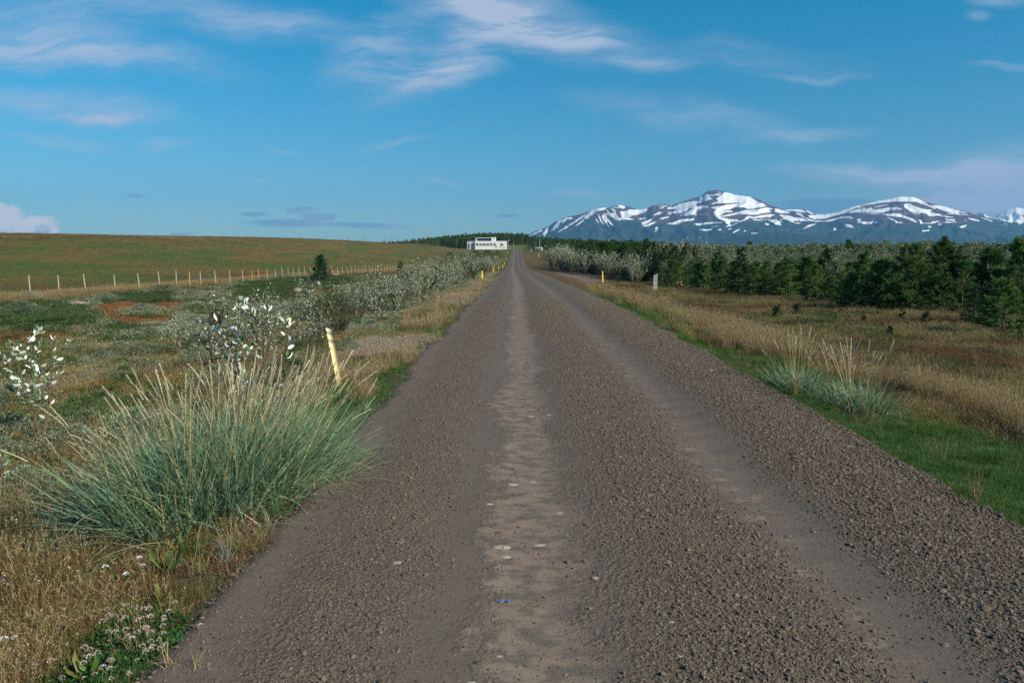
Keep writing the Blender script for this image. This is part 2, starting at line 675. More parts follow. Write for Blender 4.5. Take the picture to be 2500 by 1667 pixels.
M = {}
M['dry_grass'] = leafmat('dry_grass', [(.10, .065, .028), (.26, .18, .07), (.38, .29, .14), (.14, .15, .04), (.22, .14, .06)], trans=.3)
M['tan_grass'] = leafmat('tan_grass', [(.24, .15, .08), (.42, .30, .15), (.32, .21, .12), (.52, .40, .23), (.17, .19, .05)], trans=.3)
M['brown_grass'] = leafmat('brown_grass', [(.10, .045, .026), (.20, .095, .045), (.12, .11, .035), (.27, .155, .075)], trans=.3)
M['green_grass'] = leafmat('green_grass', [(.025, .08, .018), (.06, .16, .028), (.035, .11, .022), (.19, .25, .06), (.05, .13, .03)], trans=.35, objvar=.45)
M['olive_grass'] = leafmat('olive_grass', [(.055, .09, .02), (.13, .17, .035), (.24, .23, .06), (.07, .13, .028)], trans=.3)
M['pink_heads'] = leafmat('pink_heads', [(.17, .13, .08), (.44, .34, .26), (.28, .21, .13), (.56, .47, .38), (.14, .14, .05)], trans=.2)
M['yellow_heads'] = leafmat('yellow_heads', [(.55, .33, .02), (.7, .45, .03)], trans=.2)
M['white_heads'] = leafmat('white_heads', [(.7, .66, .66), (.8, .78, .8)], trans=.2)
M['clover_heads'] = leafmat('clover_heads', [(.66, .55, .55), (.5, .33, .28), (.75, .66, .66), (.33, .17, .10)], trans=.2)
M['clover_leaf'] = leafmat('clover_leaf', [(.015, .07, .02), (.03, .11, .025), (.05, .12, .03)], trans=.25)
M['grey_leaf'] = leafmat('grey_leaf', [(.06, .10, .045), (.15, .19, .11), (.36, .39, .30), (.10, .15, .06), (.20, .24, .16)], trans=.2)
M['silver_leaf'] = leafmat('silver_leaf', [(.05, .09, .025), (.10, .15, .05), (.33, .36, .22), (.80, .77, .62), (.14, .19, .08)], trans=.2)
M['white_leaf'] = leafmat('white_leaf', [(.50, .55, .42), (.82, .82, .72), (.10, .17, .06), (.07, .13, .04), (.14, .21, .08), (.68, .70, .58)], trans=.25)
M['heath_leaf'] = leafmat('heath_leaf', [(.02, .05, .014), (.04, .085, .02), (.07, .10, .03), (.03, .06, .02)], trans=.2)
M['bush_leaf'] = leafmat('bush_leaf', [(.025, .06, .018), (.05, .10, .03), (.09, .14, .045), (.035, .075, .025)], trans=.25)
M['pine'] = leafmat('pine', [(.022, .075, .02), (.06, .15, .032), (.12, .22, .05), (.04, .11, .03), (.26, .26, .06)], [0, .3, .7, .85, 1], trans=.2, rough=.5, objvar=.4)
M['spruce'] = leafmat('spruce', [(.013, .045, .02), (.03, .08, .032), (.05, .11, .04)], trans=.15, rough=.5)
M['forest_green'] = leafmat('forest_green', [(.025, .07, .017), (.06, .12, .028), (.10, .16, .04), (.035, .08, .02)], trans=.2)
M['poplar'] = leafmat('poplar', [(.05, .08, .03), (.12, .16, .07), (.27, .31, .18), (.38, .41, .28), (.09, .13, .05)], trans=.2)
M['far_green'] = leafmat('far_green', [(.03, .07, .02), (.07, .12, .035), (.12, .17, .05)], trans=.2, objvar=.4)
M['lyme_leaf'] = leafmat('lyme_leaf', [(.07, .16, .085), (.16, .27, .155), (.27, .37, .24), (.14, .24, .08), (.46, .40, .20), (.56, .47, .27)], [0, .36, .66, .82, .9, 1], trans=.25, objvar=.08)
M['lyme_head'] = leafmat('lyme_head', [(.50, .37, .24), (.46, .45, .30), (.58, .49, .36), (.36, .40, .25)], trans=.2)
M['lyme_stalk'] = leafmat('lyme_stalk', [(.36, .37, .17), (.48, .38, .18)], trans=.2)
M['blue_tuft'] = leafmat('blue_tuft', [(.22, .30, .24), (.33, .38, .30)], trans=.2)
M['dock_leaf'] = leafmat('dock_leaf', [(.045, .13, .025), (.09, .17, .03), (.16, .17, .03), (.22, .10, .04)], trans=.3, rough=.45)
M['bark'] = plain('bark', (.11, .075, .05), .85, var=.35, scale=20, bump=.5)
M['twig'] = plain('twig', (.13, .085, .055), .8, var=.3, scale=30)
M['green_stem'] = plain('green_stem', (.11, .14, .05), .7)


def gravelish(name, c0, c1, c2):
    m, t, out = new_mat(name)
    oi = t.node('ShaderNodeObjectInfo')
    rp = t.node('ShaderNodeValToRGB')
    t.put(rp.inputs[0], oi.outputs['Random'])
    e = rp.color_ramp.elements
    e[0].color = (*c0, 1)
    e[1].color = (*c2, 1)
    x = e.new(.5)
    x.color = (*c1, 1)
    b = t.node('ShaderNodeBsdfPrincipled')
    tc = t.node('ShaderNodeTexCoord')
    n = t.noise(tc.outputs['Object'], 3.0, 4)
    t.put(b.inputs['Base Color'], t.mix(1.0, rp.outputs[0], t.mix(n, (.65, .65, .65), (1.3, 1.3, 1.3)), 'MULTIPLY'))
    b.inputs['Roughness'].default_value = .85
    b.inputs['Specular IOR Level'].default_value = .25
    t.l.new(b.outputs[0], out.inputs[0])
    return m


M['gravel'] = gravelish('gravel_stone', (.065, .050, .038), (.125, .096, .070), (.185, .142, .103))
M['flat_stone'] = plain('flat_stone', (.34, .28, .23), .8, var=.2, scale=30, bump=.3)
M['boulder'] = plain('boulder', (.30, .225, .19), .85, var=.35, scale=3, bump=.8)
M['boulder_tan'] = plain('boulder_tan', (.42, .25, .14), .9, var=.25, scale=3, bump=.8)


def road_material():
    m, t, out = new_mat('gravel_road')
    tc = t.node('ShaderNodeTexCoord')
    P = tc.outputs['Object']
    a = t.node('ShaderNodeAttribute', attribute_name='lat')
    lat = a.outputs['Fac']
    x, y, z = t.sep(P)
    st = t.comb(t.math('MULTIPLY', x, 1.0), t.math('MULTIPLY', y, .5), 0)
    n1 = t.noise(st, 1.6, 6, .62)
    n2 = t.noise(t.comb(x, t.math('MULTIPLY', y, 1.5), 0), 5.5, 7, .68)
    n3 = t.noise(P, 55, 6, .7)
    n4 = t.noise(P, 260, 4, .7)
    w = t.math('ADD', lat, t.math('ADD', t.math('MULTIPLY', t.math('SUBTRACT', n1, .5), .9), t.math('MULTIPLY', t.math('SUBTRACT', n2, .5), .75)))

    def band(lo, hi_, s=.12):
        return t.math('MULTIPLY', t.ss(w, lo - s, lo + s), t.ss(w, hi_ + s, hi_ - s))
    pale = band(-.14, .36, .10)
    pale_b = t.math('MULTIPLY', band(1.5, 1.85, .12), t.ss(n2, .53, .62))
    dust_l = band(-1.9, -1.25)
    fine_a = band(-.55, -.22)
    fine_b = band(1.45, 2.1)
    rough_m = t.math('SUBTRACT', 1.0, t.math('MINIMUM', 1.0, t.math('ADD', t.math('ADD', pale, dust_l), t.math('ADD', fine_a, fine_b))), clamp=True)
    grit = t.mix(t.ss(n3, .3, .7), (.078, .061, .046), (.145, .113, .084))
    fine = t.mix(t.ss(n3, .3, .7), (.100, .081, .064), (.138, .112, .090))
    palec = t.mix(t.ss(n2, .3, .7), (.165, .122, .092), (.225, .17, .128))
    vor = t.node('ShaderNodeTexVoronoi')
    t.put(vor.inputs['Vector'], P)
    vor.inputs['Scale'].default_value = 34
    vor2 = t.node('ShaderNodeTexVoronoi')
    t.put(vor2.inputs['Vector'], P)
    vor2.inputs['Scale'].default_value = 75
    c = t.mix(rough_m, fine, grit)
    c = t.mix(t.math('MULTIPLY', dust_l, .6), c, (.135, .105, .083))
    c = t.mix(t.math('MULTIPLY', pale, t.ss(n2, .40, .54)), c, palec)
    c = t.mix(pale_b, c, (.195, .145, .112))
    # the pebbles embedded in the surface
    sepc = t.sep(vor.outputs['Color'])
    peb = t.math('MULTIPLY', t.math('ADD', t.math('MULTIPLY', rough_m, .75), .1), t.ss(vor.outputs['Distance'], .5, .2))
    c = t.mix(peb, c, t.mix(sepc[0], (.08, .062, .047), (.21, .16, .118)))
    c = t.mix(t.math('MULTIPLY', t.ss(n4, .62, .75), .5), c, (.06, .05, .045))
    b = t.node('ShaderNodeBsdfPrincipled')
    t.put(b.inputs['Base Color'], c)
    b.inputs['Roughness'].default_value = .85
    b.inputs['Specular IOR Level'].default_value = .25
    hgt = t.math('ADD', t.math('MULTIPLY', t.math('SUBTRACT', 1.0, vor.outputs['Distance']), t.math('ADD', t.math('MULTIPLY', rough_m, .9), .05)),
                 t.math('MULTIPLY', t.math('SUBTRACT', 1.0, vor2.outputs['Distance']), t.math('ADD', t.math('MULTIPLY', rough_m, .35), .08)))
    hgt = t.math('ADD', hgt, t.math('MULTIPLY', n3, .25))
    bp = t.node('ShaderNodeBump')
    bp.inputs['Strength'].default_value = .6
    bp.inputs['Distance'].default_value = .02
    t.put(bp.inputs['Height'], hgt)
    t.l.new(bp.outputs[0], b.inputs['Normal'])
    t.l.new(b.outputs[0], out.inputs[0])
    return m


def ground_material():
    m, t, out = new_mat('ground_cover')
    a = t.node('ShaderNodeAttribute', attribute_name='gcol')
    f = t.node('ShaderNodeAttribute', attribute_name='far')
    tc = t.node('ShaderNodeTexCoord')
    P = tc.outputs['Object']
    n1 = t.noise(P, 9, 7, .7)
    n2 = t.noise(P, .9, 7, .65)
    n3 = t.noise(t.mapping(P, scale=(.022, .035, 1)), 1.0, 5, .62, .6)
    n4 = t.noise(t.mapping(P, scale=(.35, .5, 1)), 1.0, 7, .75)
    pz_ = t.sep(P)[2]
    n3 = t.math('ADD', n3, t.math('MULTIPLY', t.ss(pz_, 1.0, 6.5), .12))
    c = a.outputs['Color']
    far = f.outputs['Fac']
    fieldc = t.mix(t.ss(n3, .43, .60), (.066, .098, .025), (.15, .098, .034))
    fieldc = t.mix(t.ss(n4, .48, .75), fieldc, (.15, .115, .042))
    fieldc = t.mix(t.math('MULTIPLY', t.ss(n2, .56, .8), .75), fieldc, (.040, .060, .020))
    fieldc = t.mix(t.math('MULTIPLY', t.ss(t.noise(P, 3.1, 6, .75), .52, .72), .5), fieldc, (.21, .15, .07))
    c = t.mix(far, c, fieldc)
    c = t.mix(1.0, c, t.mix(t.ss(n1, .25, .75), (.55, .55, .55), (1.45, 1.45, 1.45)), 'MULTIPLY')
    b = t.node('ShaderNodeBsdfPrincipled')
    t.put(b.inputs['Base Color'], c)
    b.inputs['Roughness'].default_value = .95
    b.inputs['Specular IOR Level'].default_value = .1
    bp = t.node('ShaderNodeBump')
    bp.inputs['Strength'].default_value = 1.0
    bp.inputs['Distance'].default_value = .12
    t.put(bp.inputs['Height'], t.math('ADD', n1, t.math('MULTIPLY', n4, 2.0)))
    t.l.new(bp.outputs[0], b.inputs['Normal'])
    t.l.new(b.outputs[0], out.inputs[0])
    return m


M['road'] = road_material()
M['ground'] = ground_material()

# ------------------------------------------------------------------ ground sheet
ORANGE = [[(-40, 812), (60, 812), (180, 818), (175, 836), (60, 842), (-40, 858)],
          [(221, 752), (262, 738), (330, 735), (445, 737), (452, 756), (400, 760), (330, 757), (300, 763), (330, 775), (430, 775), (446, 792), (350, 803), (280, 796), (240, 776)],
          [(700, 712), (770, 708), (860, 706), (858, 716), (770, 722), (700, 720)], [(560, 742), (640, 738), (690, 742), (640, 750), (570, 752)],
          [(380, 696), (560, 690), (560, 699), (400, 706)]]
DARK = [[(-50, 735), (90, 735), (160, 745), (215, 758), (245, 785), (230, 810), (60, 812), (-50, 808)], [(262, 792), (330, 785), (348, 808), (270, 812)],
        [(600, 676), (720, 672), (860, 676), (860, 700), (640, 704), (560, 690)], [(-50, 708), (200, 708), (420, 700), (420, 738), (230, 735), (120, 735), (-50, 735)],
        [(560, 700), (760, 704), (760, 735), (600, 738)]]


TRACK = [(1360, 661), (1383, 665), (1478, 670), (1486, 680), (1474, 692), (1440, 692), (1395, 678), (1355, 668)]
GREENP = [(1482, 671), (1570, 673), (1700, 684), (1700, 706), (1620, 708), (1560, 696), (1480, 696)]


def in_any(px, py, polys):
    r = np.zeros(px.shape, bool)
    for p in polys:
        r |= inpoly(px, py, p)
    return r


def axis(segs):
    out = []
    for a, b, s in segs:
        out.append(np.arange(a, b, s))
    return np.concatenate(out + [[segs[-1][1]]])


gX = np.concatenate([-np.geomspace(9000, 40, 60)[:-1], np.arange(-40, -12, .5), np.arange(-12, 8, .16), np.arange(8, 40, .5), np.geomspace(40, 9000, 60)])
gY = np.concatenate([np.arange(-30, 1, 2.0), np.arange(1, 14, .16), np.arange(14, 40, .35), np.arange(40, 110, 1.0), np.arange(110, 700, 5.0), np.geomspace(700, 9000, 40)])
XX, YY = np.meshgrid(gX, gY)
ZZ = H(XX, YY)
inroad = (XX > road_l(YY) + .12) & (XX < road_r(YY) - .12) & (YY < 450)
ZZ = ZZ - .05 * inroad
px_, py_ = proj(XX, YY, ZZ)
nw = fbm(XX * .8, YY * .8, 71, 3)
wx = px_ + (nw - .5) * 50
wy = py_ + (fbm(XX * .9, YY * .9, 72, 3) - .5) * 14
isL = (XX < road_l(YY)) & (XX > -27.5) & (YY < 130)
isR = (XX > road_r(YY)) & (YY < 330)
gc = np.zeros(XX.shape + (3,))
n_a = fbm(XX * .5, YY * .5, 81, 4)
gc[:] = (.085, .085, .032)
heath = (np.array((.035, .05, .016))[None, None] * (1 - n_a[..., None]) + np.array((.10, .085, .036))[None, None] * n_a[..., None])
gc[isL] = heath[isL]
rf = (np.array((.07, .058, .024))[None, None] * (1 - n_a[..., None]) + np.array((.15, .10, .05))[None, None] * n_a[..., None])
gc[isR] = rf[isR]
om = in_any(wx, wy, ORANGE) & isL
gc[om] = (.21, .105, .042)
dm = in_any(wx, wy, DARK) & isL
gc[dm] = (.03, .048, .016)
# side track joining from the right, and bare verge next to the gravel
track = (XX > 2.6) & inpoly(px_, py_ + (nw - .5) * 3, TRACK)
gc[track] = (.17, .125, .10)
shoulder = ((XX < road_l(YY) + .2) & (XX > road_l(YY) - .35 * (.4 + nw))) | ((XX > road_r(YY) - .2) & (XX < road_r(YY) + .12))
gc[shoulder] = (.11, .085, .065)
farm = sm(-XX, 26, 31) + ((XX <= road_l(YY)) & (YY >= 130)) * 1.0
farm = np.clip(farm, 0, 1) * (XX < 5)
lawn = (YY > 455) & (YY < 540) & (XX > -14) & (XX < 16)
gc[lawn] = (.09, .14, .035)
farm[lawn] = 0
ny, nx = XX.shape
idx = np.arange(nx * ny).reshape(ny, nx)
F = np.stack([idx[:-1, :-1], idx[:-1, 1:], idx[1:, 1:], idx[1:, :-1]], -1).reshape(-1, 4)
me = mesh('ground', np.stack([XX, YY, ZZ], -1), F, [M['ground']], True, attrs={'gcol': gc.reshape(-1, 3), 'far': farm.ravel()})
g = obj('ground', me)
tag(g, 'rolling heath and grass field falling away from the gravel road', kind='structure')

# ------------------------------------------------------------------ road
ry = np.concatenate([np.arange(-6, 2, .3), np.arange(2, 14, .045), np.arange(14, 40, .15), np.arange(40, 120, .8), np.arange(120, 446, 3.0)])
nl = 90
s_ = np.linspace(0, 1, nl)
L_, R_ = road_l(ry), road_r(ry)
RX = L_[:, None] * (1 - s_) + R_[:, None] * s_
RY = np.repeat(ry[:, None], nl, 1)
lat = RX - (road_c(ry)[:, None] - .84)


def road_relief(lat, X, Y):
    h = .014 * np.exp(-((lat + .85) / .35) ** 2) + .02 * np.exp(-((lat - 1.0) / .45) ** 2) + .032 * np.exp(-((lat - 2.6) / .55) ** 2)
    h = h - .015 * np.exp(-((lat - .1) / .3) ** 2) - .02 * np.exp(-((lat - 1.78) / .25) ** 2)
    h = h + .012 * (fbm(X * 2, Y * 2, 91, 3) - .5) + .004 * (fbm(X * 9, Y * 9, 95, 2) - .5)
    h = h + .006 * np.sin(Y * 14 + 3 * vnoise(X * 2, Y * .6, 8)) * np.exp(-((lat - 1.7) / .4) ** 2) * sm(vnoise(Y * .3, 0, 77), .3, .7)
    return h


edge = np.minimum(s_, 1 - s_)[None, :]
RZ = road_z(RY) + road_relief(lat, RX, RY) * sm(edge, 0, .06) - .055 * (1 - sm(edge, 0, .025))
idx = np.arange(len(ry) * nl).reshape(len(ry), nl)
F = np.stack([idx[:-1, :-1], idx[:-1, 1:], idx[1:, 1:], idx[1:, :-1]], -1).reshape(-1, 4)
me = mesh('gravel_road', np.stack([RX, RY, RZ], -1), F, [M['road']], True, attrs={'lat': lat.ravel()})
road = obj('gravel_road', me)
tag(road, 'straight brown gravel road with smooth wheel tracks running to the horizon', kind='structure')


def road_h(X, Y):
    lt = X - (road_c(Y) - .84)
    return road_z(Y) + road_relief(lt, X, Y)


# ------------------------------------------------------------------ scattering (stuff)
def scatter(name, P, rot, scl, protos, pick, label, cat, parent=None):
    me = bpy.data.meshes.new(name)
    me.vertices.add(len(P))
    me.vertices.foreach_set('co', np.asarray(P, np.float32).ravel())
    for k, a in (('rot', rot), ('scl', scl)):
        at = me.attributes.new(k, 'FLOAT_VECTOR', 'POINT')
        at.data.foreach_set('vector', np.asarray(a, np.float32).ravel())
    at = me.attributes.new('pick', 'INT', 'POINT')
    at.data.foreach_set('value', np.asarray(pick, np.int32))
    o = bpy.data.objects.new(name, me)
    C.objects.link(o)
    ng = bpy.data.node_groups.new(name + '_nodes', 'GeometryNodeTree')
    ng.interface.new_socket('Geometry', in_out='INPUT', socket_type='NodeSocketGeometry')
    ng.interface.new_socket('Geometry', in_out='OUTPUT', socket_type='NodeSocketGeometry')
    gi = ng.nodes.new('NodeGroupInput')
    go = ng.nodes.new('NodeGroupOutput')
    jn = ng.nodes.new('GeometryNodeJoinGeometry')

    def attr(nm, typ):
        nd = ng.nodes.new('GeometryNodeInputNamedAttribute')
        nd.data_type = typ
        nd.inputs['Name'].default_value = nm
        return nd.outputs[0]
    ar, asl, ap = attr('rot', 'FLOAT_VECTOR'), attr('scl', 'FLOAT_VECTOR'), attr('pick', 'INT')
    for k, pm in enumerate(protos):
        po = bpy.data.objects.new(pm.name + '_source', pm)
        oi = ng.nodes.new('GeometryNodeObjectInfo')
        oi.inputs['Object'].default_value = po
        oi.inputs['As Instance'].default_value = True
        ip = ng.nodes.new('GeometryNodeInstanceOnPoints')
        cmp_ = ng.nodes.new('FunctionNodeCompare')
        cmp_.data_type = 'INT'
        cmp_.operation = 'EQUAL'
        ng.links.new(ap, cmp_.inputs[2])
        cmp_.inputs[3].default_value = k
        ng.links.new(gi.outputs[0], ip.inputs['Points'])
        ng.links.new(cmp_.outputs[0], ip.inputs['Selection'])
        ng.links.new(oi.outputs['Geometry'], ip.inputs['Instance'])
        ng.links.new(ar, ip.inputs['Rotation'])
        ng.links.new(asl, ip.inputs['Scale'])
        ng.links.new(ip.outputs[0], jn.inputs[0])
    ng.links.new(jn.outputs[0], go.inputs[0])
    md = o.modifiers.new('scatter', 'NODES')
    md.node_group = ng
    tag(o, label, cat, kind='stuff')
    if parent:
        o.parent = parent
    return o


def rot_z(n, tilt=.0):
    return np.stack([rng.normal(0, tilt, n), rng.normal(0, tilt, n), rng.uniform(0, 2 * math.pi, n)], -1)


# icosahedron based stones
_p = (1 + 5 ** .5) / 2
ICO_V = np.array([(-1, _p, 0), (1, _p, 0), (-1, -_p, 0), (1, -_p, 0), (0, -1, _p), (0, 1, _p), (0, -1, -_p), (0, 1, -_p), (_p, 0, -1), (_p, 0, 1), (-_p, 0, -1), (-_p, 0, 1)], float)
ICO_V /= np.linalg.norm(ICO_V[0])
ICO_F = np.array([(0, 11, 5), (0, 5, 1), (0, 1, 7), (0, 7, 10), (0, 10, 11), (1, 5, 9), (5, 11, 4), (11, 10, 2), (10, 7, 6), (7, 1, 8), (3, 9, 4), (3, 4, 2), (3, 2, 6), (3, 6, 8), (3, 8, 9), (4, 9, 5), (2, 4, 11), (6, 2, 10), (8, 6, 7), (9, 8, 1)])


def subdiv(V, F):
    cache = {}
    V = [tuple(v) for v in V]

    def mid(a, b):
        k = (min(a, b), max(a, b))
        if k not in cache:
            m = (np.array(V[a]) + np.array(V[b])) / 2
            m /= np.linalg.norm(m)
            V.append(tuple(m))
            cache[k] = len(V) - 1
        return cache[k]
    out = []
    for a, b, c in F:
        ab, bc, ca = mid(a, b), mid(b, c), mid(c, a)
        out += [(a, ab, ca), (b, bc, ab), (c, ca, bc), (ab, bc, ca)]
    return np.array(V), np.array(out)


def stone_mesh(name, mat, seed, flat=.7, levels=0, smooth=False, rough=.28):
    r = np.random.default_rng(seed)
    V, Fc = ICO_V.copy(), ICO_F.copy()
    for _ in range(levels):
        V, Fc = subdiv(V, Fc)
    k = r.normal(size=(5, 3))
    d = np.ones(len(V))
    for q in k:
        d -= rough * .5 * np.clip(V @ (q / np.linalg.norm(q)) - .35, 0, 1)
    d *= 1 + r.uniform(-rough, rough, len(V)) * (.5 if levels == 0 else .12)
    V = V * d[:, None] * np.array([1, r.uniform(.65, .95), flat])
    return mesh(name, V, Fc, [mat], smooth)


stones = [stone_mesh('gravel_piece', M['gravel'], 100 + i, flat=.5 + .08 * (i % 3)) for i in range(7)]


def gravel_points(N, y0, y1):
    y = np.exp(rng.uniform(math.log(y0), math.log(y1), N))
    x = rng.uniform(-3.2, 4.6, N)
    lt = x - (road_c(y) - .84)
    wob = (fbm(x * 1.2, y * .5, 61, 3) - .5) * .45
    w = lt + wob
    dens = .10 + .55 * np.exp(-((w + .82) / .33) ** 4) + 1.0 * np.exp(-((w - 1.0) / .46) ** 4) + 1.0 * np.exp(-((w - 2.75) / .68) ** 4) + .28 * np.exp(-((w + 1.55) / .3) ** 2) + .5 * (lt < -2.3)
    dens *= .55 + .9 * fbm(x * 3, y * 3, 63, 2)
    inr = (x > road_l(y) - .15 * rng.random(N) - .75 * rng.random(N) * (y < 9) * (rng.random(N) < .7)) & (x < road_r(y) + .06)
    keep = inr & (rng.random(N) < dens)
    x, y, w = x[keep], y[keep], w[keep]
    coarse = np.exp(-((w - 1.1) / .5) ** 4) * .6 + np.exp(-((w - 2.75) / .68) ** 4) + .3 * np.exp(-((w + .8) / .35) ** 4)
    return x, y, coarse


x, y, coarse = gravel_points(780000, 2.4, 28)
n = len(x)
size = (.0032 + .0026 * coarse) * np.exp(rng.normal(0, .52, n)) * (1 + .25 * rng.random(n)) * np.clip(.75 + y / 22, .9, 1.9)
size = np.minimum(size, .021)
z = np.where((x > road_l(y) + .05) & (x < road_r(y) - .05), road_h(x, y), H(x, y)) + size * .08
scl = np.repeat(size[:, None], 3, 1) * rng.uniform(.8, 1.3, (n, 3))
scatter('loose_gravel', np.stack([x, y, z], -1), np.stack([rng.normal(0, .35, n), rng.normal(0, .35, n), rng.uniform(0, 6.28, n)], -1), scl,
        stones, rng.integers(0, len(stones), n), 'loose brown grey gravel strewn over the road in ridges between the wheel tracks', 'gravel')


# ---- tuft meshes
def tuft(name, mat, n, r, h, w, lean=.35, bend=.5, k=3, heads=None, seed=0, headsize=(.02, .008), slim=False):
    a = rng.uniform(0, 2 * math.pi, n)
    rr = r * np.sqrt(rng.random(n))
    base = np.stack([rr * np.cos(a), rr * np.sin(a), np.full(n, -.02)], -1)
    az = a + rng.normal(0, .8, n)
    ln = h * rng.uniform(.55, 1.1, n)
    V, F, t = blades(base, az, np.abs(rng.normal(0, lean, n)), rng.normal(bend, .3, n), ln, w * rng.uniform(.7, 1.3, n), k)
    mats = [mat]
    midx = np.zeros(len(F), int)
    if heads:
        hm, hn = heads
        tips = V.reshape(n, k + 1, 2, 3)[:hn, -1].mean(1)
        m = 7
        P = np.repeat(tips, m, 0) + rng.normal(0, headsize[1], (hn * m, 3))
        D = randdir(hn * m)
        D[:, 2] = np.abs(D[:, 2])
        asp = .6
        if slim:
            d0 = V.reshape(n, k + 1, 2, 3)[:hn, -1].mean(1) - V.reshape(n, k + 1, 2, 3)[:hn, -2].mean(1)
            d0 /= np.linalg.norm(d0, axis=1)[:, None]
            P = np.repeat(tips, m, 0) - np.repeat(d0, m, 0) * np.tile(np.linspace(-.01, .055, m), hn)[:, None] + rng.normal(0, .0012, (hn * m, 3))
            D = np.repeat(d0, m, 0) + rng.normal(0, .22, (hn * m, 3))
            asp = .26
        v2, f2, t2 = quads(P, D, randdir(hn * m), headsize[0] * rng.uniform(.6, 1.2, hn * m), headsize[0] * asp)
        mats.append(hm)
        midx = np.concatenate([midx, np.ones(len(f2), int)])
        V, F, t = merge([(V, F, t), (v2, f2, t2)])
    return mesh(name, V, F, mats, False, midx, {'t': t})


def leaf_clump(name, mat, n, r, h, L, Wd, upright=.5):
    P = randdir(n, 0, 1) * np.array([r, r, h]) * (rng.random((n, 1)) ** .4)
    D = randdir(n, 0, 1) * (1 - upright) + np.array([0, 0, 1]) * upright + P / r * .4
    V, F, t = quads(P, D, randdir(n), L * rng.uniform(.7, 1.2, n), Wd)
    return mesh(name, V, F, [mat], False, None, {'t': t})


T = {}
T['dry'] = [tuft('dry_grass_tuft', M['dry_grass'], 34, .08, .33, .0042, .22, .3, heads=(M['tan_grass'], 9), headsize=(.024, .01), slim=True) for _ in range(4)]
T['tan'] = [tuft('tan_grass_tuft', M['tan_grass'], 34, .07, .34, .0038, .22, .3, heads=(M['tan_grass'], 12), headsize=(.024, .01), slim=True) for _ in range(4)]
T['brown'] = [tuft('brown_grass_tuft', M['brown_grass'], 40, .10, .25, .0042, .28, .35, heads=(M['brown_grass'], 8), headsize=(.02, .01), slim=True) for _ in range(4)]
T['green'] = [tuft('green_grass_tuft', M['green_grass'], 46, .075, .13, .0042, lean=.4, bend=.8) for _ in range(3)]
T['olive'] = [tuft('olive_grass_tuft', M['olive_grass'], 44, .09, .18, .0040, .3, .4) for _ in range(3)]
T['pink'] = [tuft('pink_flower_tuft', M['olive_grass'], 22, .08, .15, .004, heads=(M['pink_heads'], 16), headsize=(.013, .012)) for _ in range(2)]
T['yellow'] = [tuft('yellow_flower_tuft', M['olive_grass'], 22, .08, .18, .004, heads=(M['yellow_heads'], 8), headsize=(.010, .02)) for _ in range(2)]
T['white'] = [tuft('white_flower_tuft', M['olive_grass'], 16, .09, .17, .004, heads=(M['white_heads'], 4), headsize=(.012, .009)) for _ in range(2)]
T['grey'] = [leaf_clump('grey_leaf_clump', M['grey_leaf'], 70, .11, .10, .035, .014) for _ in range(3)]
T['heath'] = [leaf_clump('heath_clump', M['heath_leaf'], 90, .12, .09, .022, .010) for _ in range(3)]
T['orange'] = [tuft('orange_tuft', leafmat('orange_moss', [(.26, .11, .04), (.38, .18, .07), (.20, .10, .05)]), 26, .09, .05, .005)]
T['clover'] = [leaf_clump('clover_clump', M['clover_leaf'], 70, .10, .06, .018, .017, .1) for _ in range(2)]

KINDS = list(T.keys())
LABELS = {
    'dry': ('dry_grass', 'dry golden brown grass with seed heads covering the open field', 'grass'),
    'tan': ('tan_verge_grass', 'pale straw coloured grass growing along the road verges', 'grass'),
    'brown': ('brown_grass', 'short reddish brown grass mixed through the open field', 'grass'),
    'green': ('green_grass', 'fresh green grass in a strip beside the gravel edge', 'grass'),
    'olive': ('olive_heath_grass', 'low olive green grass on the heath left of the road', 'grass'),
    'pink': ('pale_pink_flowers', 'pale pink and cream flower heads on the left verge and heath', 'flowers'),
    'yellow': ('yellow_flowers', 'tiny yellow flowers in the grass on the heath', 'flowers'),
    'white': ('white_flowers', 'small white flowers dotted through the grass', 'flowers'),
    'grey': ('grey_ground_willow', 'low grey leaved willow creeping over the heath', 'ground cover'),
    'heath': ('dark_crowberry', 'dark green crowberry cushions on the heath', 'ground cover'),
    'orange': ('orange_moss', 'orange brown moss on the bare patches of the heath', 'moss'),
    'clover': ('clover_leaves', 'dark green clover leaves at the foot of the left verge', 'clover')}
BUCK = {k: [[], [], [], []] for k in KINDS}
used_r = []


def put_many(kind, x, y, s=None, hs=None, z=None):
    n = len(x)
    if n == 0:
        return
    if z is None:
        z = H(x, y)
    s = np.ones(n) if s is None else s
    hs = s if hs is None else hs
    b = BUCK[kind]
    b[0].append(np.stack([x, y, z - .01], -1))
    b[1].append(rot_z(n, .12))
    b[2].append(np.stack([s, s, hs], -1))
    b[3].append(rng.integers(0, len(T[kind]), n))


def polar(N, r0, r1, a0, a1):
    r = np.exp(rng.uniform(math.log(r0), math.log(r1), N))
    a = rng.uniform(a0, a1, N)
    return r * np.sin(a), r * np.cos(a), r


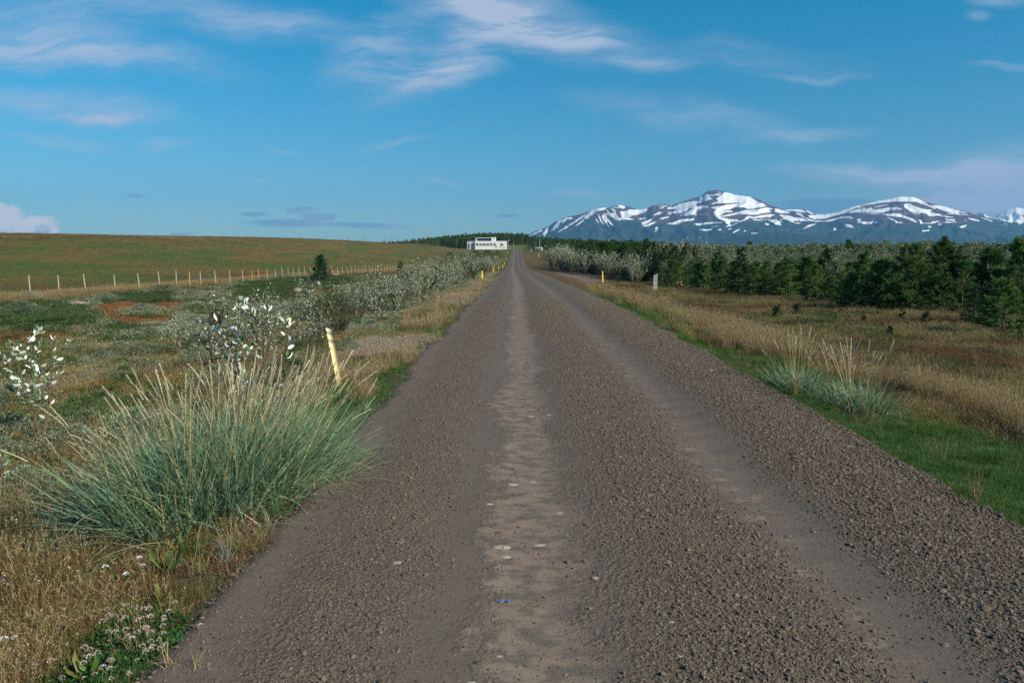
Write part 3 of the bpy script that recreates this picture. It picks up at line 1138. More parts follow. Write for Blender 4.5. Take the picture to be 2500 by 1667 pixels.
# right hand side ------------------------------------------------
x, y, r = polar(120000, 4.0, 75, .10, .90)
e = x - road_r(y)
X_EDGE_Y = [15, 22, 31, 40, 47, 60, 80, 130, 180, 250, 400]
X_EDGE_X = [19, 15.5, 17, 14.8, 12.8, 11.8, 10, 8.4, 6.8, 9, 22]
ok = (e > -.02) & (x < np.interp(y, X_EDGE_Y, X_EDGE_X) + 4)
tpx, tpy = proj(x, y, H(x, y))
trk = inpoly(tpx, tpy, TRACK) & (x > 3)
gpl = inpoly(tpx, tpy, GREENP)
ok &= ~trk
x, y, r, e, gpl = x[ok], y[ok], r[ok], e[ok], gpl[ok]
gw = np.interp(y, [4, 6.5, 9, 14, 25, 60], [3.2, 2.8, 1.9, 1.15, .85, .65]) * (.75 + .9 * (fbm(x * .5, y * .5, 201, 3) - .3)) + 1.6 * (rng.random(len(x)) - .5) ** 3 * 4      # width of the green strip
gpatch = fbm(x * .45, y * .45, 205, 3)
brn = fbm(x * .28, y * .5, 207, 4)
grow = np.clip(r / 14, .8, 2.6)
m = (e < gw)
clm = fbm(x * 2.2, y * 2.2, 209, 3)
put_many('green', x[m], y[m], grow[m] * .95, np.minimum(grow[m], 1.3) * rng.uniform(.6, 1.15, m.sum()) * np.clip(.55 + e[m] * .9, .4, 1.15) * np.clip(2.6 * (clm[m] - .2), .35, 1.9))
m2 = ~m & ((gpatch > .60) | gpl) & (rng.random(len(x)) < .75)
put_many('green', x[m2], y[m2], grow[m2], np.minimum(grow[m2], 1.25))
rest = ~m & ~m2
hv = fbm(x * .9, y * .9, 211, 3)
lymez = (np.hypot((x - 4.75) / .9, (y - 9.3) / 2.2) < 1)
hv = np.where(lymez, .1, hv)
dens_ok = rng.random(len(x)) < .80
strawy = rest & (e < gw + .7 + 1.4 * fbm(x * .3, y * .3, 206, 2)) & (rng.random(len(x)) < np.clip((hv - .38) * 2.2, .03, .55))
put_many('tan', x[strawy], y[strawy], grow[strawy] * .9, rng.uniform(.5, 1.3, strawy.sum()) * np.clip(.5 + hv[strawy], .6, 1.25))
instrip = m & (e > .3) & (rng.random(len(x)) < .02 * fbm(x, y, 219, 2) ** 2)
put_many('dry', x[instrip], y[instrip], grow[instrip] * rng.uniform(.25, .8, instrip.sum()), rng.uniform(.4, 1.1, instrip.sum()))
rest &= ~strawy
q = rng.random(len(x))
mb = rest & (brn + .25 * (q - .5) > .50)
put_many('brown', x[mb], y[mb], grow[mb] * 1.1, rng.uniform(.5, 1.2, mb.sum()) * np.clip(.4 + hv[mb], .6, 1.2))
mh2 = rest & ~mb & (fbm(x * .6, y * .6, 215, 3) > .62) & (rng.random(len(x)) < .8)
put_many('heath', x[mh2], y[mh2], grow[mh2] * 1.2, np.minimum(grow[mh2], 1.6) * 1.2)
rest &= ~mh2
rest &= ~mb
q = rng.random(len(x))
md_ = rest & (q < .46)
put_many('dry', x[md_], y[md_], grow[md_], rng.uniform(.45, 1.15, md_.sum()) * np.clip(.4 + hv[md_], .6, 1.2))
mo = rest & (q >= .46) & (q < .93)
put_many('olive', x[mo], y[mo], grow[mo], np.minimum(grow[mo], 1.5))
mp = rest & (q >= .93) & (q < .96)
put_many('white', x[mp], y[mp], np.minimum(grow[mp], 1.5), np.ones(mp.sum()))
mh = rest & (q >= .96)
put_many('heath', x[mh], y[mh], grow[mh], np.minimum(grow[mh], 1.5))

# left hand side -------------------------------------------------
x, y, r = polar(150000, 2.7, 105, -.86, .0)
l = road_l(y) - x
ok = (l > -.06) & (x > -27.5) & (y > 1.5)
x, y, r, l = x[ok], y[ok], r[ok], l[ok]
pz = H(x, y)
ppx, ppy = proj(x, y, pz)
nzz = fbm(x * .8, y * .8, 71, 3)
wpx = ppx + (nzz - .5) * 50
wpy = ppy + (fbm(x * .9, y * .9, 72, 3) - .5) * 14
isO = in_any(wpx, wpy, ORANGE)
isD = in_any(wpx, wpy, DARK)
grow = np.clip(r / 13, .75, 2.8)
q = rng.random(len(x))
vw = np.interp(y, [3, 9, 20, 60, 110], [.9, 1.2, 1.5, 1.5, 1.2]) + .6 * (fbm(x * .6, y * .6, 301, 2) - .5)
verge = l < vw
# nearest part of the verge, right at the gravel: sparse
sparse = verge & (l < .42 * fbm(x * 1.3, y * 1.3, 303, 2) + .12) & (rng.random(len(x)) < .80)
foot = (r < 7.5) & (rng.random(len(x)) < np.where(l < .9, .72, .35))
sparse = sparse | foot
verge = verge | foot
verge_on = verge & ~sparse
gpt = fbm(x * .9, y * .5, 305, 3)
a = verge_on & (gpt > .56)
put_many('green', x[a], y[a], grow[a] * .9, np.minimum(grow[a], 1.2), pz[a])
b_ = verge_on & ~a & (gpt < np.where(y < 15, .50, .42)) & (r > 6.3)
put_many('pink', x[b_], y[b_], grow[b_], np.minimum(grow[b_], 1.4), pz[b_])
c_ = verge_on & ~a & ~b_
near_c = r < 6.5
c1 = c_ & ((~near_c & (q < .62)) | (near_c & (q < .30)))
put_many('tan', x[c1], y[c1], grow[c1], rng.uniform(.3, .95, c1.sum()) * np.where(r[c1] < 7.5, .55, 1.0), pz[c1])
c3 = c_ & ~c1 & near_c & (q < .52)
put_many('brown', x[c3], y[c3], grow[c3], rng.uniform(.4, .9, c3.sum()) * .7, pz[c3])
c2 = c_ & ~c1 & ~c3
put_many('olive', x[c2], y[c2], grow[c2], np.where(r[c2] < 7.5, .65, .95), pz[c2])
hth = ~verge & ~isO
cm = fbm(x * .38, y * .38, 311, 4)
cg = fbm(x * .5 + 9, y * .5, 313, 4)
hD = hth & (isD & (q < .9))
put_many('heath', x[hD], y[hD], grow[hD] * 1.1, np.minimum(grow[hD] * 1.2, 2.2), pz[hD])
h_ = hth & ~hD
hg = h_ & ((cg > .62) | (rng.random(len(x)) < .13)) & (q < .7)
put_many('grey', x[hg], y[hg], grow[hg], np.minimum(grow[hg], 2.0), pz[hg])
h_ &= ~hg
hk = h_ & ((cm > .54) | (rng.random(len(x)) < .22)) & (q < .8)
put_many('heath', x[hk], y[hk], grow[hk], np.minimum(grow[hk], 2.0), pz[hk])
h_ &= ~hk
hpk = h_ & (cm < .42) & (q < .38)
put_many('pink', x[hpk], y[hpk], grow[hpk] * 1.05, np.minimum(grow[hpk], 1.4), pz[hpk])
h_ &= ~hpk
q = rng.random(len(x))
hy = h_ & (cg < .42) & (q < .35) & (r < 22)
put_many('yellow', x[hy], y[hy], grow[hy], np.minimum(grow[hy], 1.3), pz[hy])
h_ &= ~hy
h1 = h_ & (q < .52)
put_many('olive', x[h1], y[h1], grow[h1], np.minimum(grow[h1], 1.5), pz[h1])
h2 = h_ & (q >= .52) & (q < .76)
put_many('dry', x[h2], y[h2], grow[h2], rng.uniform(.5, .9, h2.sum()), pz[h2])
h3 = h_ & (q >= .76) & (q < .88)
put_many('brown', x[h3], y[h3], grow[h3], rng.uniform(.5, 1.0, h3.sum()), pz[h3])
h4 = h_ & (q >= .88) & (q < .92)
put_many('white', x[h4], y[h4], np.minimum(grow[h4], 1.5), np.ones(h4.sum()), pz[h4])
mo_ = ~verge & isO & (rng.random(len(x)) < .6)
mo2 = ~verge & isO & ~mo_ & (rng.random(len(x)) < .3)
put_many('brown', x[mo2], y[mo2], grow[mo2], rng.uniform(.3, .6, mo2.sum()), pz[mo2])
put_many('orange', x[mo_], y[mo_], grow[mo_], None, pz[mo_])
# grass at the foot of the field fence
fx = -28 + rng.normal(0, .9, 9000)
fy = np.exp(rng.uniform(math.log(35), math.log(200), 9000))
put_many('dry', fx, fy, np.full(9000, 2.2), rng.uniform(.8, 1.7, 9000))
# tussocks over the field beyond the fence
x, y, r = polar(26000, 46, 420, -.80, -.04)
ok = (x < -29) & (y > 30)
x, y, r = x[ok], y[ok], r[ok]
cl = fbm(x * .06, y * .06, 401, 3)
sc_ = np.clip(r / 45, 1.2, 5)
for kd_, mm_ in (('olive', cl < .5), ('brown', (cl >= .5) & (cl < .62)), ('dry', cl >= .62)):
    put_many(kd_, x[mm_], y[mm_], sc_[mm_], rng.uniform(.4, 1.2, mm_.sum()) * np.minimum(sc_[mm_], 2.0) * .6)
# clover patches by the near corner
for (cpx, cpy, rr, nn) in [(330, 1545, .22, 60), (235, 1640, .16, 30), (400, 1585, .10, 22), (300, 1365, .22, 60)]:
    cx, cy, cz = ground_at(cpx, cpy)
    aa = rng.uniform(0, 6.28, nn)
    rad = rr * np.sqrt(rng.random(nn))
    put_many('clover', cx + rad * np.cos(aa), cy + rad * np.sin(aa) * .7, rng.uniform(.6, 1.1, nn))

for k in KINDS:
    b = BUCK[k]
    if b[0]:
        nm, lb, ct = LABELS[k]
        scatter(nm, np.concatenate(b[0]), np.concatenate(b[1]), np.concatenate(b[2]), T[k], np.concatenate(b[3]), lb, ct)


# ------------------------------------------------------------------ mountains
def tr_px(lst, ox):
    return [(ox + a / 5.2267, 440 + b / 5.2267) for a, b in lst]


SNOW = []
for P_ in [
    [(190, 715), (300, 665), (380, 625), (390, 640), (320, 680), (290, 690), (220, 722)], [(405, 715), (400, 660), (440, 610), (465, 600), (455, 640), (425, 715)],
    [(490, 655), (540, 580), (590, 510), (640, 505), (610, 570), (540, 635)], [(645, 500), (690, 480), (765, 470), (770, 500), (700, 500), (665, 530), (655, 570), (648, 540)],
    [(575, 665), (700, 580), (830, 500), (860, 480), (840, 515), (700, 610)], [(845, 490), (940, 430), (930, 455), (860, 502)],
    [(915, 485), (990, 405), (1060, 360), (1120, 355), (1220, 345), (1190, 375), (1100, 395), (1000, 460), (960, 490)], [(800, 585), (900, 510), (920, 515), (840, 580)],
    [(1085, 420), (1110, 440), (1135, 500), (1178, 580), (1140, 540), (1100, 470)], [(1060, 485), (1085, 500), (1110, 550), (1085, 530)],
    [(1140, 450), (1190, 440), (1230, 500), (1300, 575), (1280, 580), (1210, 510), (1235, 600), (1200, 560), (1160, 500)],
    [(1205, 370), (1250, 420), (1330, 470), (1375, 515), (1320, 500), (1240, 450)], [(1250, 360), (1290, 365), (1335, 400), (1310, 400), (1330, 450), (1400, 500), (1390, 510), (1300, 440), (1295, 400)],
    [(1330, 318), (1380, 312), (1440, 318), (1450, 350), (1405, 365), (1370, 345)],
    [(1390, 400), (1450, 400), (1500, 375), (1600, 372), (1730, 352), (1730, 385), (1700, 410), (1600, 440), (1520, 460), (1420, 500), (1395, 470), (1380, 430)],
    [(1870, 365), (1910, 340), (1955, 335), (1920, 362)], [(1980, 350), (2080, 330), (2180, 290), (2300, 270), (2352, 290), (2352, 330), (2200, 340), (2080, 365), (1990, 370)],
    [(1980, 430), (2100, 380), (2240, 350), (2250, 370), (2120, 410), (2000, 440)], [(1790, 450), (1860, 410), (1930, 405), (1880, 435), (1800, 455)],
    [(1620, 490), (1700, 470), (1750, 480), (1700, 502), (1630, 502)], [(1655, 540), (1680, 530), (1810, 485), (1760, 530), (1680, 570), (1655, 570)],
    [(1665, 590), (1740, 550), (1850, 530), (1760, 580), (1700, 600)], [(1890, 485), (2010, 460), (2000, 482), (1910, 497)],
    [(1965, 555), (2080, 530), (2200, 495), (2320, 495), (2315, 515), (2200, 530), (2090, 570)], [(2150, 450), (2250, 400), (2352, 350), (2352, 420), (2230, 460)],
        [(1840, 590), (1870, 600), (1845, 655), (1812, 655)]]:
    SNOW.append(tr_px(P_, 1250))
for P_ in [
    [(0, 320), (100, 290), (210, 270), (330, 265), (440, 240), (400, 265), (250, 300), (120, 335), (0, 348)], [(300, 225), (400, 170), (430, 210), (475, 240), (420, 255), (330, 260)],
    [(510, 240), (560, 210), (620, 160), (660, 155), (740, 175), (760, 190), (880, 200), (960, 220), (1060, 285), (1000, 300), (840, 310), (800, 290), (700, 290), (520, 300), (440, 310), (550, 260)],
    [(0, 385), (120, 360), (180, 350), (140, 390), (20, 420)], [(130, 420), (200, 370), (320, 320), (400, 330), (410, 355), (300, 370), (220, 420), (140, 460), (60, 450)],
    [(440, 350), (560, 330), (760, 300), (1110, 295), (1160, 330), (1000, 360), (920, 370), (880, 350), (760, 345), (700, 370), (560, 400), (500, 400), (520, 375)],
    [(480, 400), (520, 385), (600, 395), (740, 390), (720, 410), (620, 410), (560, 460), (640, 440), (780, 410), (900, 385), (1060, 370), (1150, 345), (1240, 370), (1180, 385), (1220, 410),
     (1100, 420), (1030, 440), (930, 440), (800, 430), (650, 460), (560, 470), (640, 490), (740, 500), (820, 510), (810, 525), (700, 535), (700, 570), (660, 600), (635, 600), (670, 570), (620, 520), (540, 490), (490, 450)],
    [(990, 480), (1060, 455), (1200, 430), (1270, 440), (1210, 470), (1120, 475), (1020, 485)], [(630, 605), (740, 560), (870, 500), (890, 475), (940, 465), (920, 495), (780, 550), (690, 590)],
    [(1260, 360), (1300, 365), (1400, 390), (1450, 420), (1340, 425), (1260, 405)], [(1370, 378), (1500, 370), (1600, 376), (1660, 410), (1560, 405), (1420, 390)],
    [(1310, 440), (1440, 450), (1540, 480), (1620, 490), (1700, 525), (1600, 520), (1500, 515), (1530, 560), (1450, 520), (1380, 485)],
    [(1520, 420), (1590, 420), (1640, 470), (1750, 520), (1900, 520), (2050, 480), (2180, 460), (2260, 480), (2255, 492), (2100, 485), (1950, 530), (1800, 530), (1700, 515), (1600, 460)],
    [(1690, 450), (1780, 450), (1800, 430), (1900, 437), (2050, 415), (2200, 348), (2352, 318), (2352, 335), (2220, 385), (2190, 410), (2050, 450), (1900, 490), (1760, 500), (1700, 470)],
    [(2200, 415), (2300, 375), (2352, 370), (2352, 400), (2250, 412)], [(1155, 500), (1220, 510), (1280, 495), (1320, 520), (1350, 580), (1280, 565), (1220, 530)],
    [(1140, 545), (1190, 560), (1190, 578), (1150, 572)], [(225, 560), (380, 540), (570, 532), (590, 545), (420, 560), (270, 580)],
    [(0, 520), (120, 490), (100, 515), (230, 490), (235, 510), (100, 530), (0, 575)], [(295, 630), (370, 615), (360, 635), (470, 615), (470, 635), (380, 650), (320, 645)],
    [(455, 590), (550, 578), (555, 590), (470, 602)], [(665, 625), (720, 608), (715, 622), (680, 635)], [(725, 665), (810, 620), (820, 630), (740, 672)], [(965, 668), (1040, 668), (1040, 684), (965, 684)],
    [(1530, 535), (1600, 545), (1560, 559), (1535, 552)], [(1630, 620), (1700, 570), (1800, 550), (1720, 587), (1640, 627)], [(2145, 565), (2250, 572), (2275, 605), (2160, 595)],
    [(2008, 608), (2045, 618), (2042, 642), (2012, 637)], [(1645, 390), (1680, 392), (1760, 435), (1740, 440)],
        [(870, 640), (895, 640), (890, 656), (865, 655)], [(545, 625), (590, 625), (585, 642), (550, 642)]]:
    SNOW.append(tr_px(P_, 1650))
for P_ in [
    [(0, 400), (100, 362), (300, 312), (450, 272), (620, 243), (770, 208), (930, 211), (1000, 235), (1110, 290), (1050, 287), (900, 272), (700, 272), (500, 292), (330, 322), (200, 352), (120, 400), (0, 430)],
    [(110, 415), (200, 385), (340, 358), (360, 375), (250, 392), (130, 418)], [(330, 390), (400, 340), (430, 375), (600, 355), (740, 337), (790, 375), (650, 380), (560, 410), (350, 425)],
    [(440, 345), (520, 320), (610, 313), (560, 332), (450, 350)],
    [(810, 310), (900, 298), (940, 325), (1050, 365), (1180, 385), (1150, 410), (1300, 435), (1310, 450), (1150, 460), (1100, 420), (1020, 420), (930, 415), (870, 380), (830, 345)],
    [(985, 283), (1100, 300), (1230, 358), (1220, 368), (1100, 320)], [(1180, 318), (1320, 328), (1480, 378), (1590, 412), (1500, 410), (1530, 430), (1420, 420), (1300, 380), (1220, 350)],
    [(530, 430), (740, 425), (840, 455), (940, 500), (990, 535), (960, 535), (860, 490), (740, 465), (600, 450)], [(600, 478), (640, 482), (790, 550), (770, 554)],
    [(220, 500), (270, 485), (275, 525), (400, 530), (520, 525), (510, 545), (380, 560), (270, 565), (230, 540)], [(55, 575), (70, 563), (150, 572), (185, 605), (80, 597)],
    [(0, 470), (130, 462), (175, 490), (90, 482), (0, 482)], [(1010, 505), (1050, 515), (1065, 560), (1040, 560)], [(1140, 555), (1200, 530), (1275, 515), (1260, 535), (1170, 555)],
    [(1345, 490), (1480, 505), (1470, 520), (1380, 517)], [(1320, 460), (1350, 448), (1375, 460), (1345, 472)], [(1620, 483), (1700, 488), (1790, 515), (1780, 529), (1680, 507)],
    [(1520, 600), (1560, 580), (1630, 568), (1610, 592), (1540, 609)], [(1045, 648), (1140, 628), (1145, 648), (1060, 658)], [(1120, 583), (1160, 583), (1165, 605), (1140, 605)],
        [(1810, 473), (1960, 523), (1950, 532), (1830, 487)], [(1250, 560), (1305, 560), (1300, 574), (1260, 572)]]:
    SNOW.append(tr_px(P_, 2050))

m, t, out = new_mat('mountain_rock')
a = t.node('ShaderNodeAttribute', attribute_name='snow')
a2 = t.node('ShaderNodeAttribute', attribute_name='veg')
tc = t.node('ShaderNodeTexCoord')
n1 = t.noise(t.mapping(tc.outputs['Object'], scale=(.002, .002, .008)), 1.0, 7, .65)
n2 = t.noise(tc.outputs['Object'], .02, 6, .65)
rock = t.mix(t.ss(n1, .35, .65), (.055, .034, .040), (.125, .07, .068))
vegc = t.mix(t.ss(n1, .40, .66), (.012, .042, .036), (.045, .06, .05))
vegc = t.mix(t.math('MULTIPLY', t.ss(n2, .60, .72), .6), vegc, (.14, .10, .09))
c = t.mix(t.ss(t.math('ADD', a2.outputs['Fac'], t.math('MULTIPLY', t.math('SUBTRACT', n1, .5), .7)), .35, .65), rock, vegc)
c = t.mix(1.0, c, t.mix(n2, (.6, .6, .6), (1.4, 1.4, 1.4)), 'MULTIPLY')
c = t.mix(t.ss(t.math('ADD', a.outputs['Fac'], t.math('MULTIPLY', t.math('SUBTRACT', n2, .5), .35)), .42, .58), c, (.86, .86, .86))
b = t.node('ShaderNodeBsdfPrincipled')
t.put(b.inputs['Base Color'], c)
b.inputs['Roughness'].default_value = .95
b.inputs['Specular IOR Level'].default_value = .05
t.l.new(b.outputs[0], out.inputs[0])
M['mountain'] = m


def mountain(name, prof, Y0, depth, cols, rows, snow, label, px0, px1, base=-60, seed=1, relief=30, gul=200):
    px = np.linspace(px0, px1, cols)
    ry_ = np.interp(px, [p[0] for p in prof], [p[1] for p in prof])
    ry_ = ry_ + (fbm(px * .12, px * 0, seed, 4) - .5) * 2.4
    dirs = np.array([pixdir(a, b) for a, b in zip(px, ry_)])
    Xr = dirs[:, 0] / dirs[:, 1] * Y0
    Zr = EYE + dirs[:, 2] / dirs[:, 1] * Y0
    s = np.linspace(-.35, 1, rows)
    ridge = np.abs(s)
    Y = Y0 - s[:, None] * depth + np.zeros((rows, cols))
    X = Xr[None, :] * (Y / Y0)
    fall = np.where(s >= 0, 1 - (s ** .85), 1 + s * 1.8)
    Z = base + (Zr[None, :] - base) * fall[:, None]
    gl = fbm(Xr[None, :] / gul + .6 * fbm(X / 700, Y / 700, seed + 5, 2) * 3, Y / (gul * 4), seed + 9, 4)
    gl = 1 - np.abs(gl * 2 - 1)
    amp = relief * sm(np.abs(s), .0, .25)[:, None] * (1 - .7 * sm(s, .6, 1))[:, None]
    Z = Z + amp * (gl - .72) * 2 + amp * .5 * (fbm(X / 160, Y / 160, seed + 3, 4) - .5)
    ppx, ppy = proj(X, Y, Z)
    jx = (fbm(X / 90, Z / 30 + Y / 300, seed + 20, 3) - .5) * 5
    jy = (fbm(X / 90, Z / 30 + Y / 300, seed + 40, 3) - .5) * 2.6
    if snow == 'poly':
        sn = np.zeros(X.shape)
        for P_ in SNOW:
            sn = np.maximum(sn, inpoly(ppx + jx, ppy + jy, P_))
        # scraps of snow along the gullies high up
        hi_ = sm(ppy, 545, 492)
        st = fbm((X + Z * 2) / 260, Z / 22, seed + 60, 4)
        sn = np.maximum(sn, (st > .735 - .06 * hi_) * (ppy < 548) * (s[:, None] > .02))
        sn = sn * (s[:, None] > -.02)
    elif snow == 'peak':
        dkl = fbm((X - Z * 1.2) / 150, Z / 160, seed + 60, 4)
        sn = ((dkl < .60) | (Z < 0)) * 1.0
        sn = sn * (ppy < 575)
    else:
        sn = np.zeros(X.shape)
    veg = sm(ppy + (fbm(X / 500, Z / 120, seed + 70, 3) - .5) * 30, 515, 560)
    if snow == 'none':
        veg = np.ones(X.shape) * .62
    idx = np.arange(rows * cols).reshape(rows, cols)
    F = np.stack([idx[:-1, :-1], idx[1:, :-1], idx[1:, 1:], idx[:-1, 1:]], -1).reshape(-1, 4)
    me = mesh(name, np.stack([X, Y, Z], -1), F, [M['mountain']], True, attrs={'snow': sn.ravel(), 'veg': veg.ravel()})
    o = obj(name, me)
    tag(o, label, kind='structure')
    return o


PROF = [(1180, 606), (1240, 594), (1282, 578), (1307, 564), (1338, 553), (1357, 539.5), (1384, 530), (1416, 523), (1437, 516.5), (1464, 505), (1487, 507), (1512, 499.7), (1537, 505), (1560, 511.7),
        (1583, 508), (1594, 501), (1625, 498), (1638, 502), (1650, 497.4), (1688, 485), (1713, 477), (1724, 468), (1730, 465), (1749, 463), (1772, 468), (1795, 475), (1822, 477), (1851, 487), (1887, 503),
        (1912, 511.7), (1956, 511.5), (1975, 515.6), (1990, 523), (2013, 524), (2048, 516.5), (2080, 505), (2126, 493.6), (2165, 487), (2197, 480), (2228, 480), (2251, 488), (2276, 497),
        (2337, 511), (2394, 526), (2432, 535.7), (2500, 551), (2620, 570), (2800, 592), (3000, 600)]
mountain('mountain_range', PROF, 9000, 2600, 1150, 230, 'poly', 'long blue brown mountain range streaked with snow on the right horizon', 1170, 3000, seed=3, relief=36)
mountain('snowy_peak', [(2340, 600), (2371, 518), (2400, 522), (2421, 532), (2457, 512.7), (2482, 505), (2500, 510), (2550, 498), (2620, 525), (2750, 560), (2900, 590)], 12500, 2500, 260, 90, 'peak',
         'far snow covered peak behind the right end of the range', 2345, 2880, seed=8, relief=70)
mountain('foothill', [(1650, 606), (1726, 597), (1765, 583), (1832, 571), (1899, 568.5), (1956, 571), (2060, 581), (2200, 592), (2400, 600), (2600, 606)], 6200, 1200, 420, 70, 'none',
         'low blue green foothill in front of the snow streaked range', 1655, 2590, seed=12, relief=14, gul=300)

# haze: thin air between here and the mountains
hm, t, out = new_mat('haze')
pv = t.node('ShaderNodeVolumePrincipled')
pv.inputs['Color'].default_value = (.24, .58, 1.0, 1)
pv.inputs['Density'].default_value = 5.8e-5
pv.inputs['Anisotropy'].default_value = 0.0
t.l.new(pv.outputs[0], out.inputs['Volume'])
hz = obj('haze', MB().box(-9600, 10500, -60, 13500, -140, 960).mesh('haze', [hm]))
tag(hz, 'thin blue haze in the air in front of the far mountains', 'haze', kind='stuff')

# ------------------------------------------------------------------ trees and shrubs
def pine_meshes(seed, h=2.5, rad=.85, mat='pine', n_whorl=11, dense=1.0, upsweep=.55, nl=.085, nw=.010):
    global rng
    keep = rng
    rng = np.random.default_rng(seed)
    tb = MB()
    pts = np.stack([np.cumsum(rng.normal(0, .012, 8)), np.cumsum(rng.normal(0, .012, 8)), np.linspace(-.1, h * .97, 8)], -1)
    tb.tube(pts, np.linspace(.045, .008, 8) * h / 2.5, 6)
    P, D = [], []
    for w in range(n_whorl):
        f = (w + .3) / n_whorl
        z0 = h * (.015 + .935 * f)
        L0 = rad * (1 - f) ** .75 * (1.0 if f > .12 else .8) + .06
        nb = rng.integers(5, 8)
        for b in range(nb):
            a = rng.uniform(0, 6.28)
            L = L0 * rng.uniform(.6, 1.2)
            up = upsweep * rng.uniform(.4, 1.3) * (.25 + .95 * f) + .4 * f
            tt = np.linspace(0, 1, 6)
            rr = L * tt
            zz = z0 + rng.normal(0, .04) + L * (up * tt ** 1.5 * .9 - .06 * tt)
            bp = np.stack([rr * math.cos(a), rr * math.sin(a), zz], -1)
            tb.tube(bp, np.linspace(.011, .003, 6), 3, caps=False)
            # side shoots carry the needles
            ns = int((6 + 12 * L) * dense)
            for s_i in range(ns):
                tt0 = rng.uniform(.18, 1.0)
                i = min(int(tt0 * 5), 4)
                p0 = bp[i] + (bp[i + 1] - bp[i]) * (tt0 * 5 - i)
                dr = (bp[min(i + 1, 5)] - bp[i])
                dr = dr / (np.linalg.norm(dr) + 1e-6) + rng.normal(0, .5, 3) + np.array([0, 0, .35])
                dr /= np.linalg.norm(dr)
                sl = rng.uniform(.08, .2) * (1.1 - .4 * tt0) * (rad / .85)
                k = int(11 * dense) + 3
                q = rng.uniform(0, 1, k)
                P.append(p0 + dr * sl * q[:, None])
                D.append(dr * .9 + rng.normal(0, .55, (k, 3)))
    P = np.concatenate(P)
    D = np.concatenate(D)
    V, F, tt = quads(P, D, randdir(len(P)), nl * rng.uniform(.6, 1.15, len(P)), nw)
    kz = h / V[:, 2].max()
    V[:, 2] *= kz
    for q in tb.V:
        q[:, 2] *= kz
    crown = mesh('crown', V, F, [M[mat]])
    trunk = tb.mesh('trunk', [M['bark']], True)
    rng = keep
    return trunk, crown


def spire_meshes(seed, h, rad, mat='far_green', n=620, leaf=.24, pw=1.0, blob=False):
    """a distant tree: trunk plus ragged crown of leaf-sized faces"""
    r0 = np.random.default_rng(seed)
    tb = MB()
    tb.tube([(0, 0, -.3), (0, 0, h * .5), (0, 0, h * .9)], [.03 * h / 3, .02 * h / 3, .006], 5)
    f = r0.random(n) ** .8
    if blob:
        rr = rad * np.sqrt(np.clip(np.sin(np.clip(f * 1.12, 0, 1) * math.pi), .05, 1)) * r0.uniform(.35, 1.05, n)
    else:
        rr = rad * (1 - f) ** pw * r0.uniform(.35, 1.1, n) + .03
    lob = 1 + .25 * np.sin(f * 22 + r0.uniform(0, 6))
    a = r0.uniform(0, 6.28, n)
    lob *= 1 + .22 * np.sin(a * 3 + f * 9)
    P = np.stack([rr * lob * np.cos(a), rr * lob * np.sin(a), h * (.06 + .94 * f)], -1)
    D = np.stack([np.cos(a), np.sin(a), np.full(n, 1.1)], -1) + r0.normal(0, .5, (n, 3))
    N = r0.normal(size=(n, 3))
    V, F, tt = quads(P, D, N, leaf * r0.uniform(.6, 1.3, n), leaf * .42)
    return tb.mesh('trunk', [M['bark']]), mesh('crown', V, F, [M[mat]])


def willow_meshes(seed, h, rad, n_stem, n_leaf, L, Wd, mat='silver_leaf', big=False, low=.12):
    """upright many-stemmed willow; leaves stand up in tufts at the shoot ends"""
    r0 = np.random.default_rng(seed)
    tb = MB()
    P, D, N, U = [], [], [], []
    for s in range(n_stem):
        a = r0.uniform(0, 6.28)
        lean = rad * r0.uniform(.15, 1.0)
        hh = h * r0.uniform(.55, 1.0) * (1 - .3 * lean / max(rad, .01))
        k = 7
        tt = np.linspace(0, 1, k)
        bp = np.stack([lean * tt ** 1.1 * math.cos(a) + np.cumsum(r0.normal(0, .012, k)) * h, lean * tt ** 1.1 * math.sin(a) + np.cumsum(r0.normal(0, .012, k)) * h, hh * tt], -1)
        bp[0] = (0, 0, -.05)
        tb.tube(bp, np.linspace(.006 + .003 * h, .0025, k), 4, caps=False)
        tw = [bp]
        for b in range(4 if h > .8 else 2):
            i = r0.integers(2, k - 1)
            a2 = r0.uniform(0, 6.28)
            l2 = hh * r0.uniform(.12, .3)
            t3 = np.linspace(0, 1, 4)
            q = bp[i] + np.stack([l2 * .7 * t3 * math.cos(a2), l2 * .7 * t3 * math.sin(a2), l2 * t3 ** .8], -1)
            tb.tube(q, np.linspace(.005, .002, 4), 3, caps=False)
            tw.append(q)
        per = max(3, n_leaf // (n_stem * len(tw)))
        for q in tw:
            m_ = per
            f = 1 - (r0.random(m_) ** 1.5) * (1 - (low if q is bp else 0))
            fi = f * (len(q) - 1)
            i = np.minimum(fi.astype(int), len(q) - 2)
            p = q[i] + (q[i + 1] - q[i]) * (fi - i)[:, None]
            ax = q[-1] - q[0]
            ax = ax / np.linalg.norm(ax)
            an = r0.uniform(0, 6.28, m_)
            out_ = np.stack([np.cos(an), np.sin(an), np.zeros(m_)], -1)
            up = np.clip(.35 + .9 * f ** 2, 0, 1.3)[:, None]
            P.append(p + out_ * .008)
            D.append(out_ * .8 + ax * up + r0.normal(0, .2, (m_, 3)))
            N.append(np.cross(np.cross(out_, ax), out_) + r0.normal(0, .3, (m_, 3)) - out_ * .3)
            U.append(f)
    P = np.concatenate(P)
    D = np.concatenate(D)
    N = np.concatenate(N)
    n = len(P)
    if big:
        return tb, P, D, N
    V, F, tt = quads(P, D, N, L * r0.uniform(.6, 1.15, n), Wd)
    kz = h / np.percentile(V[:, 2], 99.5)
    V[:, 2] *= kz
    for q in tb.V:
        q[:, 2] *= kz
    return tb.mesh('stems', [M['twig']]), mesh('leaves', V, F, [M[mat]])


